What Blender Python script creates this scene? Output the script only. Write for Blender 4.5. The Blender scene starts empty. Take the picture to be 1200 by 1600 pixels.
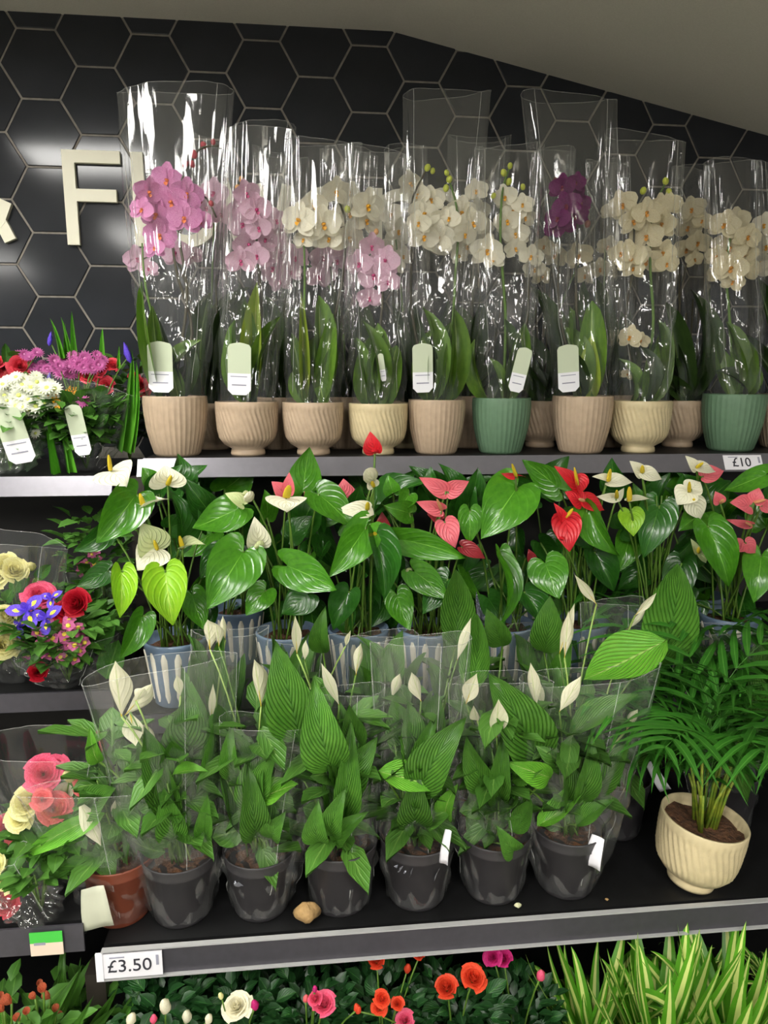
import bpy, math, random
from mathutils import Vector, Matrix
PI = math.pi
# ------------------------------------------------------------------ camera, world, lamps, exposure
scene = bpy.context.scene
COL = scene.collection
YAW, PITCH, ROLL, FPX = 0.104, 0.1834, 0.003, 1115.0
CAM = Vector((0, 0, 1.45))
Fv = Vector((math.sin(YAW) * math.cos(PITCH), math.cos(YAW) * math.cos(PITCH), -math.sin(PITCH)))
R0 = Vector((math.cos(YAW), -math.sin(YAW), 0)); U0 = R0.cross(Fv)
Rv = R0 * math.cos(ROLL) + U0 * math.sin(ROLL); Uv = U0 * math.cos(ROLL) - R0 * math.sin(ROLL)
cd = bpy.data.cameras.new('camera'); cam = bpy.data.objects.new('camera', cd); COL.objects.link(cam)
cam.matrix_world = Matrix(((Rv.x, Uv.x, -Fv.x, CAM.x), (Rv.y, Uv.y, -Fv.y, CAM.y), (Rv.z, Uv.z, -Fv.z, CAM.z), (0, 0, 0, 1)))
cd.sensor_fit = 'VERTICAL'; cd.sensor_height = 24.0; cd.lens = 24.0 * FPX / 1600.0; cd.clip_start = 0.02
scene.camera = cam
vs = scene.view_settings
scene.display_settings.display_device = 'sRGB'
vs.view_transform = 'Standard'; vs.look = 'None'; vs.gamma = 1.0; vs.use_curve_mapping = False
vs.exposure = 0.0
cy = scene.cycles
cy.transparent_max_bounces = 40; cy.max_bounces = 6; cy.diffuse_bounces = 3; cy.glossy_bounces = 3
cy.transmission_bounces = 3; cy.use_denoising = True; cy.caustics_reflective = False; cy.caustics_refractive = False
world = bpy.data.worlds.new('world'); scene.world = world; world.use_nodes = True
world.node_tree.nodes['Background'].inputs[0].default_value = (0.93, 0.98, 1.0, 1)
world.node_tree.nodes['Background'].inputs[1].default_value = 0.27
PANEL_POWER = 42.0
CEIL_Z = 2.372
# (x, y, half width, half depth): the shop panel mirrored in the tiles, then panels added for fill and sleeve glints
PANELS = [(-0.84, 0.95, 0.24, 0.18), (-0.85, -0.6, 0.3, 0.3), (-2.4, 0.3, 0.3, 0.3), (0.55, -1.1, 0.3, 0.3), (-2.4, -1.8, 0.3, 0.3), (-0.8, -2.4, 0.3, 0.3), (1.9, -2.2, 0.3, 0.3)]

# ------------------------------------------------------------------ helpers
def ray(px, py):
    return Fv + Rv * ((px - 600) / FPX) + Uv * ((800 - py) / FPX)
def P(px, py, Y):
    d = ray(px, py); return CAM + d * ((Y - CAM.y) / d.y)
def PZ(px, py, z):
    d = ray(px, py); return CAM + d * ((z - CAM.z) / d.z)
def msize(px, p):
    return px * (p - CAM).dot(Fv) / FPX
def lin(c):
    return tuple(((v / 255 / 12.92) if v / 255 <= .04045 else ((v / 255 + .055) / 1.055) ** 2.4) for v in c) + (1,)
def rgb(r, g, b): return lin((r, g, b))

class NT:
    def __init__(s, name):
        s.m = bpy.data.materials.new(name); s.m.use_nodes = True; s.t = s.m.node_tree; s.t.nodes.clear()
        s.out = s.n('ShaderNodeOutputMaterial')
    def n(s, typ, **kw):
        nd = s.t.nodes.new(typ)
        for k, v in kw.items(): setattr(nd, k, v)
        return nd
    def l(s, a, b): s.t.links.new(a, b)
    def set(s, nd, **kw):
        for k, v in kw.items():
            nd.inputs[k.replace('_', ' ')].default_value = v
        return nd

def mat(name, col, rough=.5, spec=.5, metal=0, noise=0, nscale=30, col2=None, bump=0, bscale=60, trans=0, vary=0, coat=0):
    """principled with a noise colour mix, a per object brightness change and a share of translucency"""
    T = NT(name); p = T.n('ShaderNodeBsdfPrincipled')
    T.set(p, Roughness=rough, Metallic=metal); p.inputs['Specular IOR Level'].default_value = spec
    p.inputs['Coat Weight'].default_value = coat
    tc = T.n('ShaderNodeTexCoord'); c_out = None
    if noise or col2:
        nz = T.n('ShaderNodeTexNoise'); T.set(nz, Scale=nscale, Detail=3); T.l(tc.outputs['Object'], nz.inputs['Vector'])
        rp = T.n('ShaderNodeValToRGB'); c2 = col2 or tuple(max(0, v * (1 - noise)) for v in col[:3]) + (1,)
        rp.color_ramp.elements[0].position = .35; rp.color_ramp.elements[1].position = .65
        rp.color_ramp.elements[0].color = c2; rp.color_ramp.elements[1].color = col
        T.l(nz.outputs[0], rp.inputs[0]); c_out = rp.outputs[0]
    if c_out is None:
        rg = T.n('ShaderNodeRGB'); rg.outputs[0].default_value = col; c_out = rg.outputs[0]
    if vary:
        oi = T.n('ShaderNodeObjectInfo'); mr = T.n('ShaderNodeMapRange'); T.l(oi.outputs['Random'], mr.inputs[0])
        mr.inputs[3].default_value = 1 - vary; mr.inputs[4].default_value = 1 + vary
        hs = T.n('ShaderNodeHueSaturation'); T.l(mr.outputs[0], hs.inputs['Value']); T.l(c_out, hs.inputs['Color']); c_out = hs.outputs[0]
    T.l(c_out, p.inputs['Base Color'])
    if bump:
        nb = T.n('ShaderNodeTexNoise'); T.set(nb, Scale=bscale, Detail=2); T.l(tc.outputs['Object'], nb.inputs['Vector'])
        bp = T.n('ShaderNodeBump'); T.set(bp, Strength=bump, Distance=.01); T.l(nb.outputs[0], bp.inputs['Height']); T.l(bp.outputs[0], p.inputs['Normal'])
    if trans:
        tr = T.n('ShaderNodeBsdfTranslucent'); T.l(c_out, tr.inputs[0]); mx = T.n('ShaderNodeMixShader'); mx.inputs[0].default_value = trans
        T.l(p.outputs[0], mx.inputs[1]); T.l(tr.outputs[0], mx.inputs[2]); T.l(mx.outputs[0], T.out.inputs[0])
    else: T.l(p.outputs[0], T.out.inputs[0])
    return T.m

def leafmat(name, dark, light, vein, rough=.35, nveins=9, slant=1.2, rib=.02, veinamt=.35, trans=.2, vary=.25, bump=.35, edge=None):
    """leaf: UV x runs across (0..1), y along; midrib, slanted side veins, mottling"""
    T = NT(name); p = T.n('ShaderNodeBsdfPrincipled'); T.set(p, Roughness=rough)
    uv = T.n('ShaderNodeUVMap'); sp = T.n('ShaderNodeSeparateXYZ'); T.l(uv.outputs[0], sp.inputs[0])
    def mth(op, a, b=None):
        m = T.n('ShaderNodeMath', operation=op)
        for i, v in enumerate((a, b)):
            if v is None: continue
            if isinstance(v, (int, float)): m.inputs[i].default_value = v
            else: T.l(v, m.inputs[i])
        return m.outputs[0]
    a = mth('ABSOLUTE', mth('SUBTRACT', sp.outputs[0], .5))
    w = mth('SINE', mth('MULTIPLY', mth('SUBTRACT', sp.outputs[1], mth('MULTIPLY', a, slant)), nveins * 2 * PI))
    w = mth('POWER', mth('MULTIPLY', mth('ADD', w, 1), .5), 6)
    rb = mth('LESS_THAN', a, rib)
    tc = T.n('ShaderNodeTexCoord'); nz = T.n('ShaderNodeTexNoise'); T.set(nz, Scale=9, Detail=3); T.l(tc.outputs['Object'], nz.inputs[0])
    mx = T.n('ShaderNodeMix', data_type='RGBA'); mx.inputs[6].default_value = dark; mx.inputs[7].default_value = light
    T.l(nz.outputs[0], mx.inputs[0])
    m2 = T.n('ShaderNodeMix', data_type='RGBA'); T.l(mth('MULTIPLY', mth('MAXIMUM', mth('MULTIPLY', w, veinamt), rb), .8), m2.inputs[0])
    T.l(mx.outputs[2], m2.inputs[6]); m2.inputs[7].default_value = vein
    co = m2.outputs[2]
    if edge is not None:      # variegated centre or margin
        m3 = T.n('ShaderNodeMix', data_type='RGBA'); T.l(mth('LESS_THAN', a, edge[0]), m3.inputs[0]); T.l(co, m3.inputs[6]); m3.inputs[7].default_value = edge[1]; co = m3.outputs[2]
    oi = T.n('ShaderNodeObjectInfo'); mr = T.n('ShaderNodeMapRange'); T.l(oi.outputs['Random'], mr.inputs[0])
    mr.inputs[3].default_value = 1 - vary; mr.inputs[4].default_value = 1 + vary
    hs = T.n('ShaderNodeHueSaturation'); T.l(mr.outputs[0], hs.inputs['Value']); T.l(co, hs.inputs['Color']); co = hs.outputs[0]
    T.l(co, p.inputs['Base Color'])
    bp = T.n('ShaderNodeBump'); T.set(bp, Strength=bump, Distance=.004); T.l(mth('SUBTRACT', w, mth('MULTIPLY', rb, 2.0)), bp.inputs['Height']); T.l(bp.outputs[0], p.inputs['Normal'])
    tr = T.n('ShaderNodeBsdfTranslucent'); T.l(co, tr.inputs[0]); ms = T.n('ShaderNodeMixShader'); ms.inputs[0].default_value = trans
    T.l(p.outputs[0], ms.inputs[1]); T.l(tr.outputs[0], ms.inputs[2]); T.l(ms.outputs[0], T.out.inputs[0])
    return T.m

def filmmat(name, base=.035, edge=.5, rough=.05, haze=.026, bump=.3, bscale=14, tint=(1, 1, 1, 1)):
    """thin clear film: mostly transparent, glossy towards grazing view, faint haze"""
    T = NT(name)
    tr = T.n('ShaderNodeBsdfTransparent'); tr.inputs[0].default_value = tint
    gl = T.n('ShaderNodeBsdfGlossy'); gl.inputs['Roughness'].default_value = rough; gl.inputs[0].default_value = (1, 1, 1, 1)
    df = T.n('ShaderNodeBsdfDiffuse'); df.inputs[0].default_value = (.8, .82, .78, 1)
    lw = T.n('ShaderNodeLayerWeight'); lw.inputs[0].default_value = .5
    pw = T.n('ShaderNodeMath', operation='POWER'); T.l(lw.outputs['Facing'], pw.inputs[0]); pw.inputs[1].default_value = 3
    mr = T.n('ShaderNodeMapRange'); T.l(pw.outputs[0], mr.inputs[0]); mr.inputs[3].default_value = base; mr.inputs[4].default_value = edge
    tc = T.n('ShaderNodeTexCoord'); mp = T.n('ShaderNodeMapping'); mp.inputs['Scale'].default_value = (1, 1, .16); T.l(tc.outputs['Object'], mp.inputs[0])
    nz = T.n('ShaderNodeTexNoise'); T.set(nz, Scale=bscale, Detail=3); T.l(mp.outputs[0], nz.inputs[0])
    vo = T.n('ShaderNodeTexVoronoi'); T.set(vo, Scale=bscale * .9); T.l(mp.outputs[0], vo.inputs[0])
    ad = T.n('ShaderNodeMath', operation='ADD'); T.l(nz.outputs[0], ad.inputs[0]); T.l(vo.outputs[0], ad.inputs[1])
    bp = T.n('ShaderNodeBump'); T.set(bp, Strength=bump, Distance=.03); T.l(ad.outputs[0], bp.inputs['Height']); T.l(bp.outputs[0], gl.inputs['Normal'])
    m0 = T.n('ShaderNodeMixShader'); m0.inputs[0].default_value = haze; T.l(tr.outputs[0], m0.inputs[1]); T.l(df.outputs[0], m0.inputs[2])
    m1 = T.n('ShaderNodeMixShader'); T.l(mr.outputs[0], m1.inputs[0]); T.l(m0.outputs[0], m1.inputs[1]); T.l(gl.outputs[0], m1.inputs[2])
    T.l(m1.outputs[0], T.out.inputs[0]); return T.m

class MB:
    def __init__(s): s.v = []; s.f = []; s.uv = []; s.mi = []
    def add(s, v, f, uv=None, mi=0):
        o = len(s.v); s.v += [tuple(x) for x in v]; s.f += [tuple(i + o for i in q) for q in f]
        s.uv += uv if uv else [(.5, .5)] * len(v); s.mi += [mi] * len(f)
        return s
    def grid(s, fn, nx, ny, mi=0, closed=False):
        """fn(a,b) a,b in 0..1 -> (x,y,z); closed wraps in a"""
        v = []; uv = []; cols = nx if closed else nx + 1
        for j in range(ny + 1):
            for i in range(cols):
                v.append(fn(i / nx, j / ny)); uv.append((i / nx, j / ny))
        f = [(j * cols + i, j * cols + (i + 1) % cols, (j + 1) * cols + (i + 1) % cols, (j + 1) * cols + i) for j in range(ny) for i in range(nx)]
        return s.add(v, f, uv, mi)
    def box(s, c, h, mi=0, rot=0):
        v = []
        for k in (-1, 1):
            for x, y in ((-1, -1), (1, -1), (1, 1), (-1, 1)):
                X, Y = x * h[0], y * h[1]
                v.append((c[0] + X * math.cos(rot) - Y * math.sin(rot), c[1] + X * math.sin(rot) + Y * math.cos(rot), c[2] + k * h[2]))
        return s.add(v, [(3, 2, 1, 0), (4, 5, 6, 7), (0, 1, 5, 4), (1, 2, 6, 5), (2, 3, 7, 6), (3, 0, 4, 7)], None, mi)
    def lathe(s, prof, n=24, mi=0, fn=None):
        m = len(prof) - 1
        def g(a, b):
            k = b * m; i = min(int(k + 1e-6), m - 1); t = k - i
            r = prof[i][0] * (1 - t) + prof[i + 1][0] * t; z = prof[i][1] * (1 - t) + prof[i + 1][1] * t
            th = a * 2 * PI
            if fn: r = fn(r, th, z)
            return (r * math.cos(th), r * math.sin(th), z)
        return s.grid(g, n, m, mi, closed=True)
    def tube(s, pts, r, n=5, mi=0):
        pts = [Vector(p) for p in pts]; m = len(pts); v = []; ref = Vector((.3, .9, .1))
        for i, p in enumerate(pts):
            d = (pts[min(i + 1, m - 1)] - pts[max(i - 1, 0)]).normalized()
            x = d.cross(ref)
            if x.length < .1: x = d.cross(Vector((1, 0, 0)))
            x.normalize(); y = d.cross(x); rr = r(i / (m - 1)) if callable(r) else r
            for k in range(n):
                a = 2 * PI * k / n; v.append(p + x * (rr * math.cos(a)) + y * (rr * math.sin(a)))
        f = [(i * n + k, i * n + (k + 1) % n, (i + 1) * n + (k + 1) % n, (i + 1) * n + k) for i in range(m - 1) for k in range(n)]
        f += [tuple(range(n))[::-1], tuple((m - 1) * n + k for k in range(n))]
        return s.add(v, f, None, mi)
    def mesh(s, name, mats, smooth=True):
        me = bpy.data.meshes.new(name); me.from_pydata(s.v, [], s.f)
        ul = me.uv_layers.new(name='UVMap'); d = [0.0] * (2 * len(me.loops))
        for i, lp in enumerate(me.loops): d[2 * i], d[2 * i + 1] = s.uv[lp.vertex_index]
        ul.data.foreach_set('uv', d)
        for m in (mats if isinstance(mats, (list, tuple)) else [mats]): me.materials.append(m)
        me.polygons.foreach_set('material_index', s.mi)
        me.polygons.foreach_set('use_smooth', [smooth] * len(s.f)); me.update(); return me

WM = {}
def put(name, me, parent=None, M=None):
    """link a mesh object; M is its world matrix"""
    o = bpy.data.objects.new(name, me); COL.objects.link(o); M = M or Matrix.Identity(4)
    if parent is not None:
        o.parent = parent; o.matrix_local = WM[parent.name].inverted() @ M
    else: o.matrix_local = M
    WM[o.name] = M; return o
def tagit(o, label, cat, group=None, kind=None):
    o['label'] = label; o['category'] = cat
    if group: o['group'] = group
    if kind: o['kind'] = kind
    return o
def thing(name, label, cat, loc, group=None):
    o = bpy.data.objects.new(name, None); COL.objects.link(o); o.empty_display_size = .03; o.location = loc
    WM[o.name] = Matrix.Translation(loc); return tagit(o, label, cat, group)
def struct(o): o['kind'] = 'structure'; return o
def framex(base, tip, nrm, width, roll=0, thick=None):
    """matrix taking a unit leaf (base at 0, tip at +Y, width 1 in X, face +Z) into the world"""
    y = tip - base; L = y.length; y = y / L
    z = nrm - y * nrm.dot(y)
    if z.length < 1e-3: z = y.orthogonal()
    z.normalize(); x = y.cross(z)
    if roll:
        c, s_ = math.cos(roll), math.sin(roll); x, z = x * c + z * s_, z * c - x * s_
    t = thick or L
    return Matrix(((x.x * width, y.x * L, z.x * t, base.x), (x.y * width, y.y * L, z.y * t, base.y), (x.z * width, y.z * L, z.z * t, base.z), (0, 0, 0, 1)))
def facing(p, nrm, size, spin=0):
    """matrix putting a unit flower (face +Z, up +Y) at p looking along nrm"""
    z = nrm.normalized(); up = Vector((0, 0, 1)); x = up.cross(z)
    if x.length < .05: x = Vector((1, 0, 0))
    x.normalize(); y = z.cross(x); c, s_ = math.cos(spin), math.sin(spin); x, y = x * c + y * s_, y * c - x * s_
    return Matrix(((x.x * size, y.x * size, z.x * size, p.x), (x.y * size, y.y * size, z.y * size, p.y), (x.z * size, y.z * size, z.z * size, p.z), (0, 0, 0, 1)))
def bez(a, b, c, n=8):
    return [a * ((1 - t) ** 2) + b * (2 * t * (1 - t)) + c * (t * t) for t in [i / n for i in range(n + 1)]]
def stem(parent, a, c, r, m, name='stem', up=.6, n=7, sides=5):
    """tube that leaves a upwards and arrives at c"""
    h = (c - a).length; b = Vector((a.x * .6 + c.x * .4, a.y * .6 + c.y * .4, a.z + (c.z - a.z) * .5 + h * up * .3))
    base = a.copy(); mb = MB(); mb.tube([p - base for p in bez(a, b, c, n)], r, sides)
    return put(name, mb.mesh(name, m), parent, Matrix.Translation(base))

# leaf meshes -------------------------------------------------------
def heart_edge(t, lobe=.22, sh=1.0):
    """half outline of a heart leaf, t 0 at the notch .. 1 at the tip -> (x 0..0.5, y)"""
    pts = [(0, 0), (.1, -lobe * .75), (.24, -lobe), (.4, -lobe * .6), (.49, .06), (.5, .22), (.45, .42), (.34, .6), (.2, .78), (.07, .93), (0, 1)]
    k = t * (len(pts) - 1); i = min(int(k), len(pts) - 2); u = k - i
    p0 = pts[max(i - 1, 0)]; p1 = pts[i]; p2 = pts[i + 1]; p3 = pts[min(i + 2, len(pts) - 1)]
    def cr(a, b, c, d): return .5 * ((2 * b) + (-a + c) * u + (2 * a - 5 * b + 4 * c - d) * u * u + (-a + 3 * b - 3 * c + d) * u ** 3)
    return (max(0, cr(p0[0], p1[0], p2[0], p3[0])) * sh, cr(p0[1], p1[1], p2[1], p3[1]))
def heart_mesh(name, m, fold=.25, arch=.12, wave=.02, seed=0, ny=14, nx=4, lobe=.22, tipcurl=0):
    rd = random.Random(seed); ph = rd.uniform(0, 6)
    def fn(a, b):
        s_ = (a - .5) * 2; ex, ey = heart_edge(b, lobe); cyy = b ** 1.15
        x = ex * abs(s_) * (1 if s_ > 0 else -1); y = cyy + (ey - cyy) * abs(s_)
        z = fold * abs(x) ** 1.3 + arch * 4 * max(0, y) * (1 - max(0, y)) - .3 * arch + wave * math.sin(b * 9 + ph + (2 if s_ > 0 else 0)) * s_ * s_ - tipcurl * max(0, y - .6) ** 2
        return (x, y, z)
    return MB().grid(fn, nx * 2, ny).mesh(name, m)
def blade_mesh(name, m, prof, fold=.2, arch=.15, wave=.0, seed=0, ny=10, nx=4, sweep=0, twist=0):
    """prof(t) half width 0..0.5; arch bows it out of its plane"""
    rd = random.Random(seed); ph = rd.uniform(0, 6)
    def fn(a, b):
        s_ = (a - .5) * 2; w = prof(b); x = w * s_; z = fold * abs(x) + arch * 4 * b * (1 - b) + wave * math.sin(b * 8 + ph + (2 if s_ > 0 else 0)) * s_ * s_
        tw = twist * b; return (x * math.cos(tw) + sweep * 4 * b * (1 - b), b, z + x * math.sin(tw))
    return MB().grid(fn, nx, ny).mesh(name, m)
lance = lambda t: .5 * math.sin(PI * min(1, t) ** .85) ** .8 * (1 - .25 * t) if 0 < t < 1 else 0
oval = lambda t: .5 * math.sin(PI * t ** .9) ** .55 if 0 < t < 1 else .02
strap = lambda t: .5 * min(1, (t + .25) * 2.2) * (max(0, 1 - t) ** .45)
grassp = lambda t: .5 * (1 - t ** 2.2) * (.6 + .4 * min(1, t * 4))
# ------------------------------------------------------------------ setting
WALL_Y = 2.05
m_tile = mat('black_tile', rgb(48, 50, 54), rough=.12, spec=.26, noise=.25, nscale=5, vary=.08, bump=.06, bscale=4)
m_grout = mat('grout', rgb(140, 134, 124), rough=.8, noise=.25, nscale=60)
m_ceiling = mat('ceiling_paint', rgb(214, 211, 198), rough=.9, spec=.2, noise=.06, nscale=250)
m_panel_dark = mat('dark_back_panel', rgb(34, 32, 30), rough=.6, noise=.2, nscale=20)
m_shelf = mat('black_shelf', rgb(20, 20, 21), rough=.55, spec=.35, noise=.3, nscale=40)
m_rail = mat('grey_rail', rgb(118, 116, 122), rough=.36, metal=.45, noise=.06, nscale=60)
m_rail_dark = mat('dark_rail', rgb(72, 70, 76), rough=.4, metal=.2, noise=.1, nscale=60)
m_lip = mat('rail_lip', rgb(165, 165, 164), rough=.3, spec=.6)
m_white = mat('white_card', rgb(232, 230, 235), rough=.5)
m_ink = mat('ink', rgb(46, 46, 54), rough=.6)
m_ink_pale = mat('pale_ink', rgb(150, 150, 165), rough=.6)
m_letter = mat('cream_letter', rgb(232, 228, 205), rough=.5)
m_floor = mat('floor', rgb(150, 146, 138), rough=.35, noise=.08, nscale=3)
XR = 4.2; XL = -3.6
# wall: grout bed + hexagonal tiles as pieces
wb = MB().box(((XL + XR) / 2, WALL_Y + .0535, 1.85), ((XR - XL) / 2, .05, .75))
wall = struct(put('wall_back', wb.mesh('wall_back', m_grout, False)))
TW, TX0, TZ0 = 0.1858, -0.6643, CAM.z + 0.8583
h = TW * .8660254
def hexring(r, y): return [(r * math.cos(k * PI / 3), y, r * math.sin(k * PI / 3)) for k in range(6)]
ro = TW / 2 - .0032
tv = hexring(ro, .012) + hexring(ro, .0012) + hexring(ro - .0016, 0)
tf = [(i, (i + 1) % 6, 6 + (i + 1) % 6, 6 + i) for i in range(6)] + [(6 + i, 6 + (i + 1) % 6, 12 + (i + 1) % 6, 12 + i) for i in range(6)] + [(12, 13, 14, 15, 16, 17)]
tile_me = MB().add(tv, [q[::-1] for q in tf]).mesh('tile', m_tile, False)
rt = random.Random(3)
for c in range(-4, 21):
    for k in range(-2, 9):
        kk = k + (.5 if c % 2 else 0)
        x = TX0 + c * .75 * TW; z = TZ0 - kk * h - h / 2
        if z < 1.20 or z > CEIL_Z + .02: continue
        put('tile', tile_me, wall, Matrix.Translation((x, WALL_Y, z)) @ Matrix.Rotation(rt.uniform(-.002, .002), 4, 'X') @ Matrix.Rotation(rt.uniform(-.002, .002), 4, 'Z'))
struct(put('wall_back_lower', MB().box(((XL + XR) / 2, 2.043, .605), ((XR - XL) / 2, .04, .605)).mesh('wall_back_lower', m_panel_dark, False)))
struct(put('floor', MB().box((0, -1.0, -.05), (6, 4.5, .05)).mesh('floor', m_floor, False)))
# ceiling: flat part, then the part sloping down towards the right
pk = P(612, 49, WALL_Y); pe = P(1200, 212, WALL_Y)
CEIL_Z = pk.z
sl = (pe.z - pk.z) / (pe.x - pk.x); xe = 3.2; ze = pk.z + sl * (xe - pk.x)
y0, y1 = -4.5, WALL_Y + .1
cb = MB()
prof = [(-5, CEIL_Z), (pk.x, pk.z), (xe, ze)]
cb.add([(x, y, z + t) for t in (0, .08) for y in (y0, y1) for x, z in prof],
       [(0, 3, 4, 1), (1, 4, 5, 2), (6, 7, 10, 9), (7, 8, 11, 10), (0, 1, 7, 6), (1, 2, 8, 7), (3, 9, 10, 4), (4, 10, 11, 5), (0, 6, 9, 3), (2, 5, 11, 8)])
ceil = struct(put('ceiling', cb.mesh('ceiling', m_ceiling, False)))
# lamp panels let into the ceiling: the first is the shop's, the others are added fill
T = NT('lamp_diffuser'); em = T.n('ShaderNodeEmission'); em.inputs[0].default_value = (1.0, .98, .93, 1); em.inputs[1].default_value = PANEL_POWER
T.l(em.outputs[0], T.out.inputs[0]); m_lamp = T.m
m_lampframe = mat('lamp_frame', rgb(225, 225, 225), rough=.4)
for i, (x, y, hx, hy) in enumerate(PANELS):
    zc = CEIL_Z if x < pk.x else pk.z + sl * (x + hx - pk.x)
    t = thing('ceiling_light', 'square white ceiling lamp ' + ['nearest the tiled wall', 'added as fill over the aisle facing the sign letter F', 'added as fill above the end of the left bay', 'added as fill over the aisle facing the tall white orchid', 'added as fill farthest out beyond the left bay', 'added as fill farthest out facing the sign', 'added as fill under the sloping ceiling'][i], 'lamp', Vector((x, y, zc - .03)), 'square ceiling lamps')
    M0 = Matrix.Translation((x, y, zc - .03))
    put('lamp_diffuser', MB().box((0, 0, 0), (hx, hy, .006)).mesh('lamp_diffuser', m_lamp, False), t, M0)
    fr = MB()
    for c_, hh in (((0, hy + .012, .008), (hx + .024, .012, .022)), ((0, -hy - .012, .008), (hx + .024, .012, .022)), ((hx + .012, 0, .008), (.012, hy, .022)), ((-hx - .012, 0, .008), (.012, hy, .022))): fr.box(c_, hh)
    o = put('lamp_frame', fr.mesh('lamp_frame', m_lampframe, False), t, M0)

# letters on the wall: strokes of constant width
def stroke_letter(name, label, strokes, px, depth=.012, width=.02):
    """strokes: polylines in wall metres (x,z)"""
    mb = MB()
    for si, st in enumerate(strokes):
        yf = WALL_Y - depth - .002 - si * .0004
        pts = [Vector((a, b)) for a, b in st]; L = []; Rr = []
        closed = (pts[0] - pts[-1]).length < 1e-6
        for i, p in enumerate(pts):
            if closed: a, b = pts[(i - 1) % (len(pts) - 1)], pts[(i + 1) % (len(pts) - 1)] if i < len(pts) - 1 else pts[1]
            else: a, b = pts[max(i - 1, 0)], pts[min(i + 1, len(pts) - 1)]
            d = (b - a).normalized(); n_ = Vector((-d.y, d.x)) * width / 2; L.append(p + n_); Rr.append(p - n_)
        v = []; nn = len(pts)
        for q in (L, Rr):
            for yy in (yf, WALL_Y - .001): v += [(p.x, yy, p.y) for p in q]
        f = []
        for i in range(nn - 1):
            f += [(i, i + 1, 2 * nn + i + 1, 2 * nn + i), (i, nn + i, nn + i + 1, i + 1), (2 * nn + i, 2 * nn + i + 1, 3 * nn + i + 1, 3 * nn + i)]
        if not closed: f += [(0, 2 * nn, 3 * nn, nn), (nn - 1, 2 * nn - 1, 4 * nn - 1, 3 * nn - 1)]
        mb.add(v, f)
    o = put(name, mb.mesh(name, m_letter, False)); tagit(o, label, 'letter', 'letters of the shop sign'); return o
zb = P(118, 384, WALL_Y).z; zt = P(105, 236, WALL_Y).z; H = zt - zb; xF = P(112, 300, WALL_Y).x; wS = H * .132; xh = H * .70
def arc(cx, cz, rx, rz, a0, a1, n=24): return [(cx + rx * math.cos(math.radians(a0 + (a1 - a0) * i / n)), cz + rz * math.sin(math.radians(a0 + (a1 - a0) * i / n))) for i in range(n + 1)]
e = wS / 2
LET = 'cream letter {} of the sign on the black tiled wall'
stroke_letter('sign_letter', LET.format('F standing clear of the plants'), [[(xF, zb), (xF, zt)], [(xF + e, zt - e), (xF + H * .56, zt - e)], [(xF + e, zb + H * .53), (xF + H * .5, zb + H * .53)]], 0, width=wS)
x = xF + H * .74
stroke_letter('sign_letter', LET.format('l behind the pink orchid'), [[(x, zb), (x, zt)]], 0, width=wS)
x += H * .52; stroke_letter('sign_letter', LET.format('o behind the pink orchid'), [arc(x, zb + xh / 2, xh / 2 - e, xh / 2 - e, 0, 360, 32)], 0, width=wS)
x += H * .42; a_ = xh * .26; stroke_letter('sign_letter', LET.format('w behind the pale pink orchid'), [[(x, zb + xh), (x + a_, zb)], [(x + a_, zb), (x + 2 * a_, zb + xh)], [(x + 2 * a_, zb + xh), (x + 3 * a_, zb)], [(x + 3 * a_, zb), (x + 4 * a_, zb + xh)]], 0, width=wS)
x += 4 * a_ + H * .44; stroke_letter('sign_letter', LET.format('e behind the white orchid'), [arc(x, zb + xh / 2, xh / 2 - e, xh / 2 - e, 0, 320, 30), [(x - xh / 2 + e, zb + xh / 2), (x + xh / 2 - e, zb + xh / 2)]], 0, width=wS)
x = P(588, 330, WALL_Y).x; stroke_letter('sign_letter', LET.format('r beside a tall clear sleeve'), [[(x, zb), (x, zb + xh)], arc(x + xh * .42, zb + xh * .5, xh * .42, xh * .5 - e, 165, 70, 12)], 0, width=wS)
x += H * .78; r_ = xh * .26; stroke_letter('sign_letter', LET.format('s behind the white orchids'), [arc(x, zb + xh - r_ - e * .6, r_, r_, 30, 270, 14) + arc(x, zb + r_ + e * .6, r_, r_, 90, -150, 14)], 0, width=wS)
pA = P(2, 345, WALL_Y); q1 = P(10, 312, WALL_Y); q2 = P(20, 384, WALL_Y)
qa = P(-28, 352, WALL_Y); kx = pA.x - H * .2
stroke_letter('sign_letter', 'cream ampersand at the edge of the sign on the tiles', [[(q2.x, zb + H * .03), (pA.x, pA.z), (kx - H * .12, zt - H * .3)] , arc(kx - H * .02, zt - H * .2, H * .13, H * .15, 200, -60, 14) + [(kx - H * .2, zb + H * .36)], arc(kx - H * .1, zb + H * .22, H * .22, H * .19, 150, 330, 16) + [(pA.x, pA.z), (P(12, 316, WALL_Y).x, P(12, 316, WALL_Y).z)]], 0, width=wS)

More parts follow.
